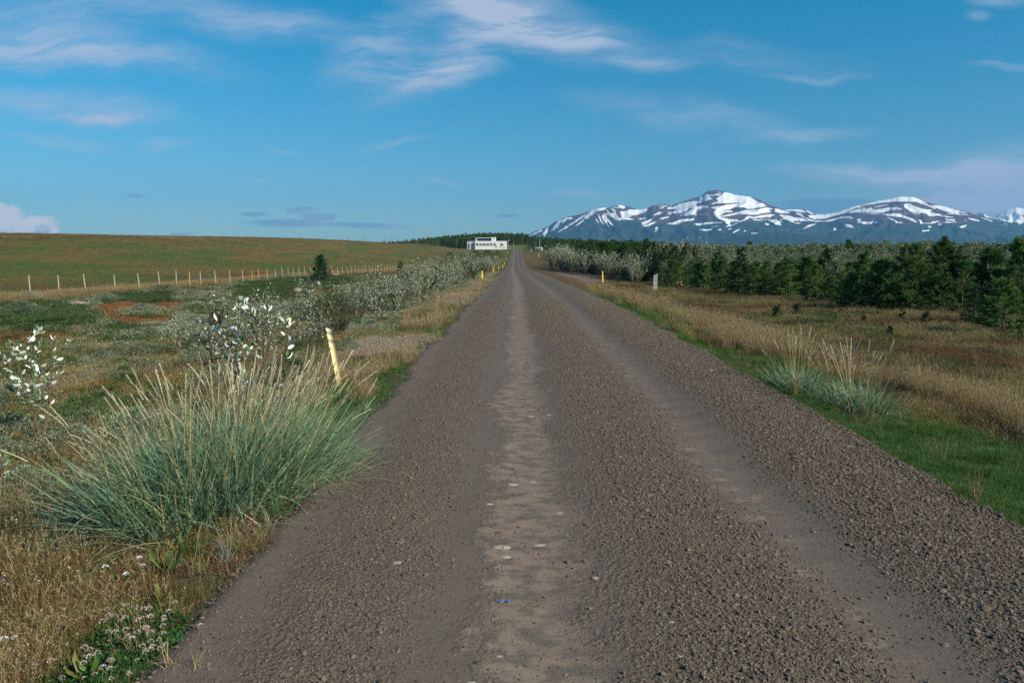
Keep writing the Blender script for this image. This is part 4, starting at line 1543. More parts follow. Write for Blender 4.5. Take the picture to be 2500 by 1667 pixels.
def tree_thing(name, kind_meshes, loc, rz, s, label, cat, group=None, part_names=('trunk', 'crown')):
    t_ = empty(name, loc, rz)
    t_.scale = (s, s, s) if not isinstance(s, tuple) else s
    tag(t_, label, cat, group)
    for nm, me in zip(part_names, kind_meshes):
        obj(nm, me, t_)
    return t_


PINES = [pine_meshes(500 + i, 2.5, [.85, .95, .75, 1.0, .7][i], 'pine', [15, 14, 15, 13, 16][i], 1.6, [.75, .6, .9, .7, .8][i], .10, .013) for i in range(5)]
SPRUCES = [pine_meshes(520 + i, 2.5, .62, 'spruce', 15, 1.25, .10, .07, .013) for i in range(2)]
SEEDLING = [pine_meshes(530 + i, .55, .13, 'spruce', 8, .9, .6, .05, .009) for i in range(2)]

FRONT = [  # px, base py, top py, mesh, label
    (1753, 707, 612, 'p0', 'dark pine at the left end of the plantation front, narrow with a thick foot', 'pine'),
    (1805, 721, 610, 's0', 'narrow dark spruce standing forward of the pines near the left end of the plantation', 'spruce'),
    (1868, 709, 640, 'p2', 'bushy mid green pine just right of the forward narrow spruce', 'pine'),
    (1921, 711, 632, 'p3', 'broad dull green pine with bare lower trunk, behind the plantation front', 'pine'),
    (1965, 727, 630, 'p1', 'round olive green pine with yellowish tips in the middle of the plantation front', 'pine'),
    (2016, 716, 614, 'p4', 'tall dark pine right behind the round olive tipped pine', 'pine'),
    (2074, 757, 668, 'p2', 'small dark scrubby pine standing forward in the brown grass', 'pine'),
    (2146, 758, 640, 'p1', 'dense round green pine left of the tall open branched pine', 'pine'),
    (2216, 762, 610, 'p3', 'tall broad pine with open olive branches, the widest in the plantation front', 'pine'),
    (2295, 756, 600, 'p0', 'tall green pine right of the widest pine, with spiky leading shoots', 'pine'),
    (2341, 755, 640, 'p4', 'dark pine with a low thick crown, right of the spiky tall pine', 'pine'),
    (2375, 797, 712, 's1', 'small slim spruce standing forward beside the yellow flowers', 'spruce'),
    (2443, 822, 700, 'p3', 'low dark pine with a bare lower trunk nearest the camera on the right', 'pine'),
    (2480, 765, 605, 'p2', 'tall dark pine at the right edge of the view', 'pine'),
    (2410, 760, 625, 'p1', 'mid green pine between the low dark pine and the tall edge pine', 'pine'),
    (2105, 742, 622, 'p0', 'olive pine half hidden behind the dense round pine', 'pine'),
    (2545, 800, 640, 'p4', 'dark pine just outside the right edge of the view', 'pine')]
for (px, pb, pt, kd, lb, ct) in FRONT:
    x, y, z = ground_at(px, pb)
    hgt = (pb - pt) / FPX * math.hypot(x, y) * 1.0 + .05
    kk = (PINES if kd[0] == 'p' else SPRUCES)[int(kd[1])]
    s = hgt / 2.5
    tree_thing('pine_tree' if kd[0] == 'p' else 'spruce_tree', kk, (x, y, z), rng.uniform(0, 6.28), (s * 1.18, s * 1.18, s), lb, ct + ' tree', 'trees of the plantation right of the road')

# seedlings in the brown grass
for i, (px, pb, hp) in enumerate([(2202, 787, 30), (2257, 797, 34), (2313, 787, 16), (2325, 803, 20), (2141, 776, 18), (1917, 712, 12), (2154, 810, 20), (2172, 822, 26), (1895, 782, 40), (1945, 775, 36),
                                  (2420, 840, 18), (2108, 792, 22), (1786, 712, 10), (1968, 738, 14), (2030, 745, 12), (1990, 756, 14), (2330, 830, 18), (2052, 770, 16)]):
    x, y, z = ground_at(px, pb)
    hgt = hp / FPX * math.hypot(x, y)
    tree_thing('spruce_seedling', SEEDLING[i % 2], (x, y, z), rng.uniform(0, 6.28), max(.4, hgt / .55), 'small dark spruce seedling poking out of the brown grass in front of the plantation', 'seedling',
               'spruce seedlings in the brown grass')


def ztop(px, D, tab):
    return EYE + (602 - np.interp(px, tab[0], tab[1])) / FPX * D


RTAB = ([1240, 1290, 1340, 1450, 1600, 1700, 1760, 2000, 2150, 2300, 2400, 2500, 3000], [576, 580, 583, 587, 594, 602, 603, 602, 599, 596, 600, 592, 592])
POPLARS = [spire_meshes(600 + i, 4.0, 1.15, 'poplar', 1500, .16, .5, blob=True) for i in range(4)]
GREENS = [spire_meshes(620 + i, 4.0, .95, 'forest_green', 1100, .20, .65) for i in range(4)]
BACKP = [pine_meshes(640 + i, 2.8, .95, 'pine', 10, 1.3, .7, .11, .014) for i in range(3)]

# the second rows of the plantation, still single trees
cand = 0
placed = []
for i in range(4000):
    if len(placed) >= 235:
        break
    yy = float(np.exp(rng.uniform(math.log(24), math.log(74))))
    px = rng.uniform(1560, 2800)
    d = pixdir(px, 610)
    xx = d[0] / d[1] * yy
    e_ = xx - np.interp(yy, X_EDGE_Y, X_EDGE_X)
    if e_ < 2.6 or e_ > 22:
        continue
    if any((xx - a) ** 2 + (yy - b) ** 2 < 1.5 ** 2 for a, b, *_ in placed):
        continue
    zz = float(H(xx, yy))
    D_ = math.hypot(xx, yy)
    zt = float(ztop(px, yy, RTAB))
    pine = e_ < 6.5 + 3 * rng.random() or rng.random() < .12
    if pine:
        hh = min(zt - zz - .012 * yy, rng.uniform(1.9, 2.5))
        k = rng.integers(0, len(BACKP))
        s = hh / 2.8
        zone = 'left end' if px < 1850 else ('middle' if px < 2200 else 'right end')
        tree_thing('pine_tree', BACKP[k], (xx, yy, zz), rng.uniform(0, 6.28), (s * 1.15, s * 1.15, s), 'green pine in the second rows at the ' + zone + ' of the plantation', 'pine tree', 'pines in the second rows, ' + zone + ' of the plantation')
    else:
        hh = (zt - zz) * rng.uniform(.92, 1.05)
        k = rng.integers(0, len(POPLARS))
        s = hh / 4.0
        zone = 'left end' if px < 1850 else ('middle' if px < 2200 else 'right end')
        row = 'just behind the pines' if e_ < 10 else 'farther back behind the pines'
        tree_thing('poplar_tree', POPLARS[k], (xx, yy, zz), rng.uniform(0, 6.28), (s * 1.0, s * 1.0, s), 'grey green leafy tree ' + row + ', plantation ' + zone, 'leafy tree', 'grey green trees ' + row + ', ' + zone)
    placed.append((xx, yy))

# the rest of the plantation, far off
N = 7000
y = np.exp(rng.uniform(math.log(60), math.log(420), N))
px = rng.uniform(1262, 2950, N)
x = (px - 1263) / FPX * y
e = x - np.interp(y, X_EDGE_Y, X_EDGE_X)
keep = (e > np.where(y < 75, 14, 4.5)) & ~((y > 290) & (x < 28)) & ~((y > 60) & (y < 95) & (x < 14))
keep &= (rng.random(N) < np.clip(60 / y + .35, 0, 1))
x, y, px = x[keep], y[keep], px[keep]
z = H(x, y)
zt = ztop(px, y, RTAB) + rng.normal(0, .22, len(x))
hh = np.clip(zt - z, 2.0, 9) * rng.uniform(.86, 1.0, len(x))
isg = ((px < 1650 + rng.normal(0, 60, len(px))) | (rng.random(len(px)) < .15))
s = hh / 4.0
s_w = s * rng.uniform(.85, 1.15, len(x)) * np.clip(1 / np.maximum(s, 1) ** .25, .6, 1)
pick = np.where(isg, rng.integers(4, 8, len(x)), rng.integers(0, 4, len(x)))


def joined_tree(name, tm):
    """trunk and crown of a far tree in one mesh, for stuff only"""
    vs, fs, mi, n0 = [], [], [], 0
    mats = []
    for k, me in enumerate(tm):
        v = np.zeros(len(me.vertices) * 3, np.float32)
        me.vertices.foreach_get('co', v)
        lt = [tuple(p.vertices) for p in me.polygons]
        f = np.array([(q if len(q) == 4 else (q[0], q[1], q[2], q[2])) for q in lt], int) + n0
        vs.append(v.reshape(-1, 3))
        fs.append(f)
        mi.append(np.full(len(f), k))
        n0 += len(me.vertices)
        mats.append(me.materials[0])
    F = np.concatenate(fs)
    MI = np.concatenate(mi)
    tri = F[:, 2] == F[:, 3]
    return mesh(name, np.concatenate(vs), [F[~tri], F[tri][:, :3]], mats, False, np.concatenate([MI[~tri], MI[tri]]))


pj = [joined_tree('grey_tree', p) for p in POPLARS] + [joined_tree('green_tree', p) for p in GREENS]
scatter('plantation_wood', np.stack([x, y, z], -1), rot_z(len(x), .03), np.stack([s_w, s_w, s], -1), pj, pick,
        'dense young wood of grey green and green trees filling the land right of the road', 'wood')

# wooded rise behind the house
LTAB = ([900, 940, 1000, 1060, 1120, 1170, 1215, 1270, 1287, 1300, 1350, 1500], [594, 592, 589, 580, 576, 572, 571, 571, 573, 580, 583, 588])
N = 2600
y = rng.uniform(462, 640, N)
px = rng.uniform(930, 1420, N)
x = (px - 1263) / FPX * y
keep = ~((y < 540) & (px > 1225) & (px < 1300)) & (y > np.interp(px, [930, 1000, 1140, 1200, 1300], [560, 510, 470, 465, 462]))
x, y, px = x[keep], y[keep], px[keep]
z = H(x, y)
hh = np.clip(ztop(px, y, LTAB) + rng.normal(0, .6, len(x)) - z, 1.5, 12) * rng.uniform(.6, 1.0, len(x))
FARS = [joined_tree('far_tree', spire_meshes(700 + i, 4.0, .9, 'far_green', 420, .34, .7)) for i in range(4)]
s = hh / 4
sw = np.clip(s, .5, 2.0) * .95
scatter('hill_wood', np.stack([x, y, z], -1), rot_z(len(x), .03), np.stack([sw, sw, s], -1), FARS, rng.integers(0, 4, len(x)),
        'dark green wood on the rise behind the white house', 'wood')

# thin saplings on the field's skyline
SAPL = [spire_meshes(730 + i, 3.0, .35, 'far_green', 60, .28, .8) for i in range(3)]
for i, (px, hp) in enumerate([(790, 4), (800, 3), (826, 5), (838, 4), (852, 6), (873, 4), (886, 9), (893, 6), (905, 4), (921, 5), (930, 6), (940, 9), (948, 7), (957, 8), (966, 7), (974, 8), (981, 10), (990, 8), (996, 9), (1004, 9), (1015, 10)]):
    yy = 455 + (i % 4) * 9.0
    x, y, z = at_depth(px, yy)
    # stand where the field's skyline is
    best = max(((float(H((px - 1263) / FPX * q, q)) - EYE) / q, q) for q in np.arange(300, 480, 6.0))
    q = best[1]
    x, y, z = at_depth(px, q + 4)
    s = (hp + 3) / FPX * q / 3
    tree_thing('sapling', SAPL[i % 3], (x, y, z), i * 1.3, s, 'thin spindly sapling on the skyline of the green field', 'sapling', 'thin saplings on the skyline of the field')

# silver willows along the left verge
WILL = [willow_meshes(800 + i, 1.6, .75, 15, 1500, .075, .032) for i in range(4)]
WILLG = [willow_meshes(840 + i, 1.6, .8, 15, 1700, .06, .024, 'bush_leaf') for i in range(2)]
WILL_NEAR = [willow_meshes(820 + i, 1.3, .55, 8, 380, .07, .029, 'white_leaf') for i in range(3)]
wn = ('stems', 'leaves')
for i in range(150):
    yy = float(np.exp(rng.uniform(math.log(21), math.log(190))))
    off = rng.uniform(1.9, np.interp(yy, [24, 40, 80, 190], [6.5, 7.0, 6.5, 5]))
    xx = float(road_l(yy)) - off
    zz = float(H(xx, yy))
    hh = np.interp(yy, [21, 35, 60, 90, 190], [.9, 1.45, 2.2, 2.5, 2.8]) * rng.uniform(.55, 1.1)
    s = hh / 1.6
    zn = 'nearer than the second yellow post' if yy < 62 else ('between the second and third yellow posts' if yy < 113 else 'beyond the third yellow post')
    lb = 'silver leaved willow bush of the left thicket, ' + zn
    grn = i % 4 == 3
    if grn:
        s *= .8
        lb = lb.replace('silver leaved', 'green leaved')
    tree_thing('willow_bush', WILLG[i % 2] if grn else WILL[i % 4], (xx, yy, zz), rng.uniform(0, 6.28), (s * 1.1, s * 1.1, s), lb, 'willow bush',
               ('green' if grn else 'silver') + ' willow bushes on the left verge ' + zn, wn)
for i in range(120):
    yy = float(np.exp(rng.uniform(math.log(11), math.log(36))))
    off = rng.uniform(1.9, 9)
    xx = float(road_l(yy)) - off
    ppx, ppy = proj(np.array(xx), np.array(yy), np.array(-.4))
    if ppx < 430:
        continue
    zz = float(H(xx, yy))
    hh = rng.uniform(.6, 1.65)
    s = hh / 1.3
    if i % 3 == 2:
        sg = hh / 1.6 * .75
        tree_thing('willow_bush', WILLG[i % 2], (xx, yy, zz), rng.uniform(0, 6.28), (sg * 1.2, sg * 1.2, sg), 'small green leaved willow bush on the heath between the saplings', 'willow bush', 'small green willow bushes on the heath', wn)
        continue
    tree_thing('willow_sapling', WILL_NEAR[i % 3], (xx, yy, zz), rng.uniform(0, 6.28), s, 'slim white leaved willow sapling on the heath, ' + ('near the closest yellow post' if yy < 18 else 'farther back before the thicket'), 'willow sapling',
               'slim willow saplings ' + ('close behind the nearest post' if yy < 18 else 'farther back'), wn)

# silver willow hedge right of the road, and the tall willow over the pines
for i in range(58):
    f = i / 57
    yy = 74 + 120 * f ** 1.2 + rng.uniform(-3, 3)
    xx = float(np.interp(yy, X_EDGE_Y, X_EDGE_X)) + rng.uniform(.8, 4.5)
    zz = float(H(xx, yy))
    hh = np.interp(yy, [74, 100, 130, 165, 200], [2.4, 3.1, 3.8, 5.6, 6.0]) * rng.uniform(.8, 1.08)
    s = hh / 1.6
    zone = 'near end, by the side track' if yy < 105 else ('middle' if yy < 150 else 'tall far end')
    tree_thing('willow_bush', WILL[i % 4], (xx, yy, zz), rng.uniform(0, 6.28), (s * .95, s * .95, s), 'silver willow bush of the right hedge, at its ' + zone, 'willow bush',
               'silver willow hedge right of the road, ' + zone, wn)
for i, (px, yy, pt) in enumerate([(1610, 80, 590), (1635, 82, 584), (1665, 78, 588), (1690, 80, 582), (1715, 80, 586), (1580, 82, 612), (1548, 80, 618), (1740, 76, 600), (1775, 60, 612)]):
    x, y, z = at_depth(px, yy)
    hh = EYE + (602 - pt) / FPX * yy - z
    tree_thing('willow_tree', WILL[(i + 1) % 4], (x, y, z), i * 1.1, (hh / 1.6 * .8, hh / 1.6 * .8, hh / 1.6), 'tall silver willow whose pale tops rise against the mountain left of the pines', 'willow',
               'tall silver willows left of the pines', wn)
# dark small trees in front of the hedge
for (px, pb, pt, k, lb) in [(1440, 668, 620, 1, 'dark pine at the back of the side track against the silver hedge'), (1515, 671, 622, 4, 'olive pine right behind the yellow post by the side track'),
                            (1580, 681, 628, 2, 'narrow green pine left of the grey metal posts'), (1565, 676, 640, 0, 'small dark pine between the olive pine and the metal posts'),
                            (1700, 696, 640, 3, 'dark pine right of the grey metal posts')]:
    x, y, z = ground_at(px, pb)
    hgt = (pb - pt) / FPX * math.hypot(x, y)
    tree_thing('pine_tree', PINES[k], (x, y, z), 1.1 * k, (hgt / 2.5 * 1.1, hgt / 2.5 * 1.1, hgt / 2.5), lb, 'pine tree')

# lone trees left of the road
x, y, z = at_depth(781, 76)
tree_thing('lone_tree', pine_meshes(560, 2.5, 1.0, 'spruce', 13, 1.0, 1.0, .13, .022), (x, y, z), .4, (1.2, 1.2, 1.2), 'lone dark bushy tree standing by the field fence', 'tree')
x, y, z = at_depth(977, 82)
tree_thing('spruce_tree', SPRUCES[0], (x, y, z), .4, (.95, .95, .85), 'small leaning dark spruce above the silver thicket left of the road', 'spruce tree')
DARKB = [spire_meshes(750 + i, 2.0, 1.3, 'bush_leaf', 1400, .12, .5, blob=True) for i in range(3)]
for i, (px, yy, pt, lb) in enumerate([(1160, 185, 613, 'large dark green bush in front of the white house'), (1190, 200, 611, 'dark green bush just right of the large bush in front of the house'),
                                      (1130, 170, 622, 'dark bush left of the large bush in front of the house'), (1098, 165, 617, 'small dark bush above the thicket, left of the bushes before the house'),
                                      (1215, 240, 612, 'low green bush near the road below the white house'), (1178, 120, 640, 'low green bush behind the third yellow post'),
                                      (1295, 380, 596, 'round dark bush beside the road at its crest'), (1312, 390, 600, 'low dark bush by the parked car'),
                                      (1345, 395, 596, 'dark bush right of the pole by the car park')]):
    x, y, z = at_depth(px, yy)
    hh = max(.8, EYE + (602 - pt) / FPX * yy - z)
    sw = hh / 2 * [1.1, 1.0, 1.0, .9, .8, .8, 1.0, .8, 1][i]
    tree_thing('bush', DARKB[i % 3], (x, y, z), i * 1.0, (sw, sw, hh / 2), lb, 'bush')
GREENB = [spire_meshes(760 + i, .8, .8, 'bush_leaf', 1700, .045, .5, blob=True) for i in range(2)]
GREYB = [spire_meshes(770 + i, .5, .7, 'grey_leaf', 2300, .042, .5, blob=True) for i in range(3)]
for i, (px, pb, w, hp, kd, lb) in enumerate([
    (960, 772, 120, 55, 'g', 'low spreading green willow bush between the silver thicket and the verge'), (905, 775, 90, 40, 'g', 'green bush at the left of the low spreading one'),
    (905, 830, 110, 52, 'y', 'rounded grey willow bush behind the nearest yellow post'), (850, 868, 80, 48, 'y', 'grey willow bush close behind the top of the nearest yellow post'),
    (975, 800, 70, 30, 'y', 'grey willow bush at the verge right of the rounded one'), (735, 915, 120, 85, 'g', 'olive green willow bush left of the nearest yellow post'),
    (55, 775, 105, 34, 'y', 'grey willow mound at the left edge of the heath'), (70, 738, 70, 22, 'y', 'pale grey green mound behind the left edge mound'), (255, 736, 66, 20, 'y', 'low grey willow mound below the fourth fence post'),
    (400, 724, 110, 26, 'y', 'wide grey willow mound in front of the fence'), (500, 692, 62, 20, 'y', 'round grey willow mound close to the fence'), (565, 768, 80, 32, 'y', 'grey willow mound in the middle of the heath'),
    (345, 768, 76, 26, 'y', 'brownish grey willow mound beside the orange moss'), (695, 680, 60, 16, 'y', 'small grey mound left of the lone dark tree'), (640, 690, 46, 12, 'y', 'tiny grey mound near the fence'),
    (150, 800, 150, 52, 'd', 'dark green crowberry mound at the left side of the heath'), (325, 815, 90, 24, 'd', 'dark green cushion below the orange moss'),
    (60, 830, 130, 36, 'd', 'dark cushion at the left edge of the heath'), (340, 915, 150, 40, 'y', 'long grey willow drift left of the white leaved sapling'),
    (200, 870, 90, 26, 'y', 'low grey willow mat behind the left sapling'), (40, 1000, 120, 60, 'y', 'grey willow mat at the foot of the left sapling'),
    (60, 1210, 130, 70, 'y', 'near grey willow mat at the left edge beside the big grass clump'), (330, 1075, 150, 80, 'y', 'grey willow mat directly behind the big grass clump'),
    (10, 1130, 100, 60, 'y', 'grey willow mat at the left edge behind the nearest one')]):
    x, y, z = ground_at(px, pb)
    D_ = math.hypot(x, y)
    hw = w / FPX * D_ / 2
    hh = hp / FPX * D_
    kk, bh, bw = (GREENB[i % 2], .8, .8) if kd in 'gd' else (GREYB[i % 3], .5, .7)
    tree_thing('low_bush' if kd != 'd' else 'crowberry_mound', kk, (x, y, z - .04), i * .9, (hw / bw, hw / bw, hh / bh), lb, 'low bush', None, ('stems', 'leaves'))


# low bushes filling the heath between the clump and the thicket
r9 = np.random.default_rng(77)
for i in range(64):
    yy = float(np.exp(r9.uniform(math.log(7.0), math.log(24))))
    xx = float(road_l(yy)) - r9.uniform(1.5, 1.5 + yy * .62)
    zz = float(H(xx, yy))
    w_ = r9.uniform(.28, .62)
    h_b = r9.uniform(.18, .5)
    gk = i % 2
    kk, bh, bw = (GREENB[i // 2 % 2], .8, .8) if gk else (GREYB[i % 3], .5, .7)
    zone = 'near the big grass clump' if yy < 12 else 'farther back before the silver thicket'
    kd = 'green' if gk else 'grey leaved'
    tree_thing('low_bush', kk, (xx, yy, zz - .05), i * .9, (w_ / bw, w_ / bw, h_b / bh), 'low ' + kd + ' willow bush on the left heath, ' + zone, 'low bush', 'low ' + kd + ' bushes on the left heath ' + zone, ('stems', 'leaves'))

# the two white leaved willow saplings near the camera: every leaf a part
def leaf_piece(name, mat, L=1.0, Wd=.42):
    V, F, t_ = leaves(np.zeros((1, 3)), np.array([[0, 0, 1.0]]), np.array([[0, 1.0, 0]]), L, Wd, .12)
    return mesh(name, V, split_tri(F), [mat], True)


def pmat(name, c):
    return plain(name, c, .6, var=.08, scale=20)


LEAF_MATS = [pmat('leaf_white_a', (.72, .75, .68)), pmat('leaf_white_b', (.80, .81, .78)), pmat('leaf_green', (.13, .21, .08)), pmat('leaf_grey', (.34, .40, .28)), pmat('leaf_yellow', (.55, .36, .05))]
LEAF_ME = [leaf_piece('leaf', mm) for mm in LEAF_MATS]


def near_sapling(seed, loc, h, rad, stems, n, L, label, wts):
    r0 = np.random.default_rng(seed)
    t_ = empty('willow_sapling', loc)
    tag(t_, label, 'willow sapling')
    tb, P, D, Nn = willow_meshes(seed, h, rad, stems, n, L, L * .4, big=True, low=.2)
    obj('stems', tb.mesh('stems', [M['twig']], True), t_)
    for i in range(min(len(P), 300)):
        k = r0.choice(5, p=wts)
        hgt_f = P[i][2] / h
        if k in (0, 1) and r0.random() > .35 + .9 * hgt_f:
            k = 2 + int(r0.random() < .5)
        o = bpy.data.objects.new('leaf', LEAF_ME[k])
        C.objects.link(o)
        o.parent = t_
        o.location = P[i]
        q = Vector(D[i]).to_track_quat('Z', 'Y')
        o.rotation_mode = 'QUATERNION'
        from mathutils import Quaternion
        o.rotation_quaternion = q @ Quaternion((0, 0, 1), r0.uniform(0, 6.28))
        s = L * r0.uniform(.65, 1.15)
        o.scale = (s, s, s)
    return t_


x, y, z = at_depth(618, 7.2)
near_sapling(901, (x, y, z), 1.62 - z + .03, .95, 7, 298, .078, 'tall willow sapling with big white upright leaves behind the lyme grass clump', [.26, .26, .30, .14, .04])
x, y, z = ground_at(95, 1090)
near_sapling(907, (x, y, z), 1.45, .60, 4, 290, .072, 'white leaved willow sapling with a bare brown stem at the left of the heath', [.26, .18, .36, .20, .0])
x, y, z = ground_at(5, 1200)
near_sapling(912, (x, y, z), .55, .2, 3, 90, .05, 'short leafy sapling at the left edge of the view', [.2, .15, .4, .25, .0])

# ------------------------------------------------------------------ lyme grass
def lyme_clump(label, A, B, depth, n_leaf, n_stalk, lh, sh, out_dirs, seed, w=.0065):
    """a long clump whose foot runs from A to B; the blades fan out"""
    global rng
    keep = rng
    rng = np.random.default_rng(seed)
    A = np.array(A[:2])
    B = np.array(B[:2])
    ctr = (A + B) / 2
    ax = (B - A)
    ln = np.linalg.norm(ax)
    ax = ax / ln
    nr = np.array([-ax[1], ax[0]])
    root = empty('lyme_grass', (ctr[0], ctr[1], float(H(ctr[0], ctr[1]))))
    z0 = float(H(ctr[0], ctr[1]))

    def feet(n):
        s = rng.normal(.03, .25, n)
        s = np.clip(s, -.5, .5)
        q = rng.normal(0, .28, n) * depth
        f = ctr + ax * (s * ln)[:, None] + nr * q[:, None]
        return f, s, q / depth
    f, s, q = feet(n_leaf)
    zb = H(f[:, 0], f[:, 1]) - z0 - .03
    # fan direction: along the axis with s, across it with q
    dirx = ax[None] * (s * np.where(s > 0, 3.5, 1.75))[:, None] + nr[None] * (q * 1.6)[:, None] + rng.normal(0, .55, (n_leaf, 2))
    az = np.arctan2(dirx[:, 1], dirx[:, 0])
    strength = np.clip(np.linalg.norm(dirx, axis=1), 0, 1.5)
    th0 = .06 + .50 * strength * rng.uniform(.4, 1.5, n_leaf)
    bend = rng.uniform(.1, 1.0, n_leaf) + (rng.random(n_leaf) < .14) * rng.uniform(.5, 1.5, n_leaf)
    L = lh * rng.uniform(.4, 1.2, n_leaf)
    V, F, t_ = blades(np.stack([f[:, 0] - ctr[0], f[:, 1] - ctr[1], zb], -1), az, th0, bend, L, w * rng.uniform(.6, 1.2, n_leaf), 6, twist=rng.uniform(-1.4, 1.4, n_leaf))
    lo = obj('leaf_blades', mesh('leaf_blades', V, F, [M['lyme_leaf']], False, None, {'t': t_}), root)
    lo['kind'] = 'stuff'
    # dead straw at the foot
    nd = n_leaf // 4
    f, s, q = feet(nd)
    V, F, t_ = blades(np.stack([f[:, 0] - ctr[0], f[:, 1] - ctr[1], H(f[:, 0], f[:, 1]) - z0], -1), rng.uniform(0, 6.28, nd), rng.uniform(.8, 1.5, nd), rng.uniform(0, .4, nd), lh * .4 * rng.uniform(.5, 1.2, nd), np.full(nd, w * .8), 3)
    lo = obj('dead_straw', mesh('dead_straw', V, F, [M['lyme_head']], False, None, {'t': t_}), root)
    lo['kind'] = 'stuff'
    # flowering stalks: a few shapes, each stalk its own part
    variants = []
    for v in range(8):
        bd = [.1, .2, .35, .5, .25, .7, .15, .42][v]
        hh = sh
        k = 10
        V1, F1, t1 = blades(np.zeros((1, 3)), np.array([0.]), np.array([0.]), np.array([bd]), np.array([hh]), np.array([.003]), k, prof=np.full(k + 1, 1.0), twist=np.array([.3]))
        cl = V1.reshape(k + 1, 2, 3).mean(1)
        # spike of overlapping scales over the top fifth
        hl = .175
        m_ = 84
        ff = np.linspace(0, 1, m_)
        pos = 1 - hl + hl * ff
        ii = np.minimum((pos * k).astype(int), k - 1)
        pc = cl[ii] + (cl[ii + 1] - cl[ii]) * (pos * k - ii)[:, None]
        tn = cl[ii + 1] - cl[ii]
        tn /= np.linalg.norm(tn, axis=1)[:, None]
        an = np.arange(m_) * 2.4
        o_ = np.stack([np.zeros(m_), np.cos(an), np.zeros(m_)], -1) + np.cross(tn, np.array([0, 1., 0])) * np.sin(an)[:, None]
        wdt = .0042 * np.sin(np.clip(ff * .9 + .1, 0, 1) * math.pi) ** .5
        V2, F2, t2 = quads(pc + o_ * wdt[:, None] * .5, tn + o_ * .22, o_ + rng.normal(0, .3, (m_, 3)), .020, .0052)
        V, F, t_ = merge([(V1, F1, t1), (V2, F2, t2)])
        variants.append(mesh('flower_stalk', V, F, [M['lyme_stalk'], M['lyme_head']], False, np.concatenate([np.zeros(len(F1), int), np.ones(len(F2), int)])))
    f, s, q = feet(n_stalk)
    zb = H(f[:, 0], f[:, 1]) - z0 - .02
    dirx = ax[None] * (s * np.where(s > 0, 2.8, 1.5))[:, None] + nr[None] * (q * 1.0)[:, None] + rng.normal(0, .32, (n_stalk, 2))
    az = np.arctan2(dirx[:, 1], dirx[:, 0])
    stg = np.clip(np.linalg.norm(dirx, axis=1), 0, 1.5)
    for i in range(n_stalk):
        o = bpy.data.objects.new('flower_stalk', variants[i % 8])
        C.objects.link(o)
        o.parent = root
        o.location = (f[i, 0] - ctr[0], f[i, 1] - ctr[1], zb[i])
        tilt = .02 + .40 * stg[i] * rng.uniform(.4, 1.3)
        o.rotation_euler = (0, tilt, az[i])
        sc_ = rng.uniform(.66, 1.05)
        wv = rng.uniform(.8, 1.35)
        o.scale = (sc_ * 1.0, sc_ * wv, sc_)
    tag(root, label, 'grass clump')
    rng = keep
    return root


a_ = ground_at(318, 1325)
b_ = ground_at(738, 1150)
lyme_clump('big blue green lyme grass clump spilling onto the left edge of the gravel', a_, b_, .72, 6600, 290, .78, 1.10, None, 41, w=.0120)
a_ = ground_at(1915, 940)
b_ = ground_at(2000, 968)
lyme_clump('blue green lyme grass tuft on the right verge, the left one of two', a_, b_, .5, 750, 40, .40, .86, None, 42, w=.012)
a_ = ground_at(2040, 985)
b_ = ground_at(2160, 1020)
lyme_clump('pale lyme grass tuft with many stalks on the right verge, the right one of two', a_, b_, .5, 850, 60, .40, .88, None, 43, w=.012)


def small_tuft(px, py, n, h, w, mat, label, cat='grass tuft', spread=1.1, name='grass_tuft'):
    x, y, z = ground_at(px, py)
    if road_l(y) < x < road_r(y):
        z = float(road_h(x, y))
    az = rng.uniform(0, 6.28, n)
    V, F, t_ = blades(rng.normal(0, .012, (n, 3)) * np.array([1, 1, 0]), az, rng.uniform(.1, spread, n), rng.uniform(.0, .4, n), h * rng.uniform(.5, 1.1, n), np.full(n, w), 4)
    o = obj(name, mesh(name, V, F, [M[mat]], False, None, {'t': t_}), None, (x, y, z))
    tag(o, label, cat)
    return o


small_tuft(552, 1372, 60, .16, .003, 'blue_tuft', 'small pale blue green grass tuft alone on the gravel edge')
small_tuft(420, 1650, 22, .16, .0035, 'tan_grass', 'dry straw tuft lying on the gravel at the bottom left', spread=1.5)
small_tuft(480, 1655, 14, .12, .0035, 'tan_grass', 'smaller dry straw tuft right of the one at the bottom left', spread=1.5)
small_tuft(895, 1003, 40, .2, .004, 'blue_tuft', 'pale wispy grass tuft on the gravel edge below the nearest yellow post')
small_tuft(1940, 965, 60, .34, .005, 'tan_grass', 'upright straw brown grass tuft at the gravel edge in front of the lyme grass', spread=.35)
small_tuft(2378, 1230, 36, .30, .005, 'tan_grass', 'brown seed stalks standing in the green strip near the right edge', spread=.35)

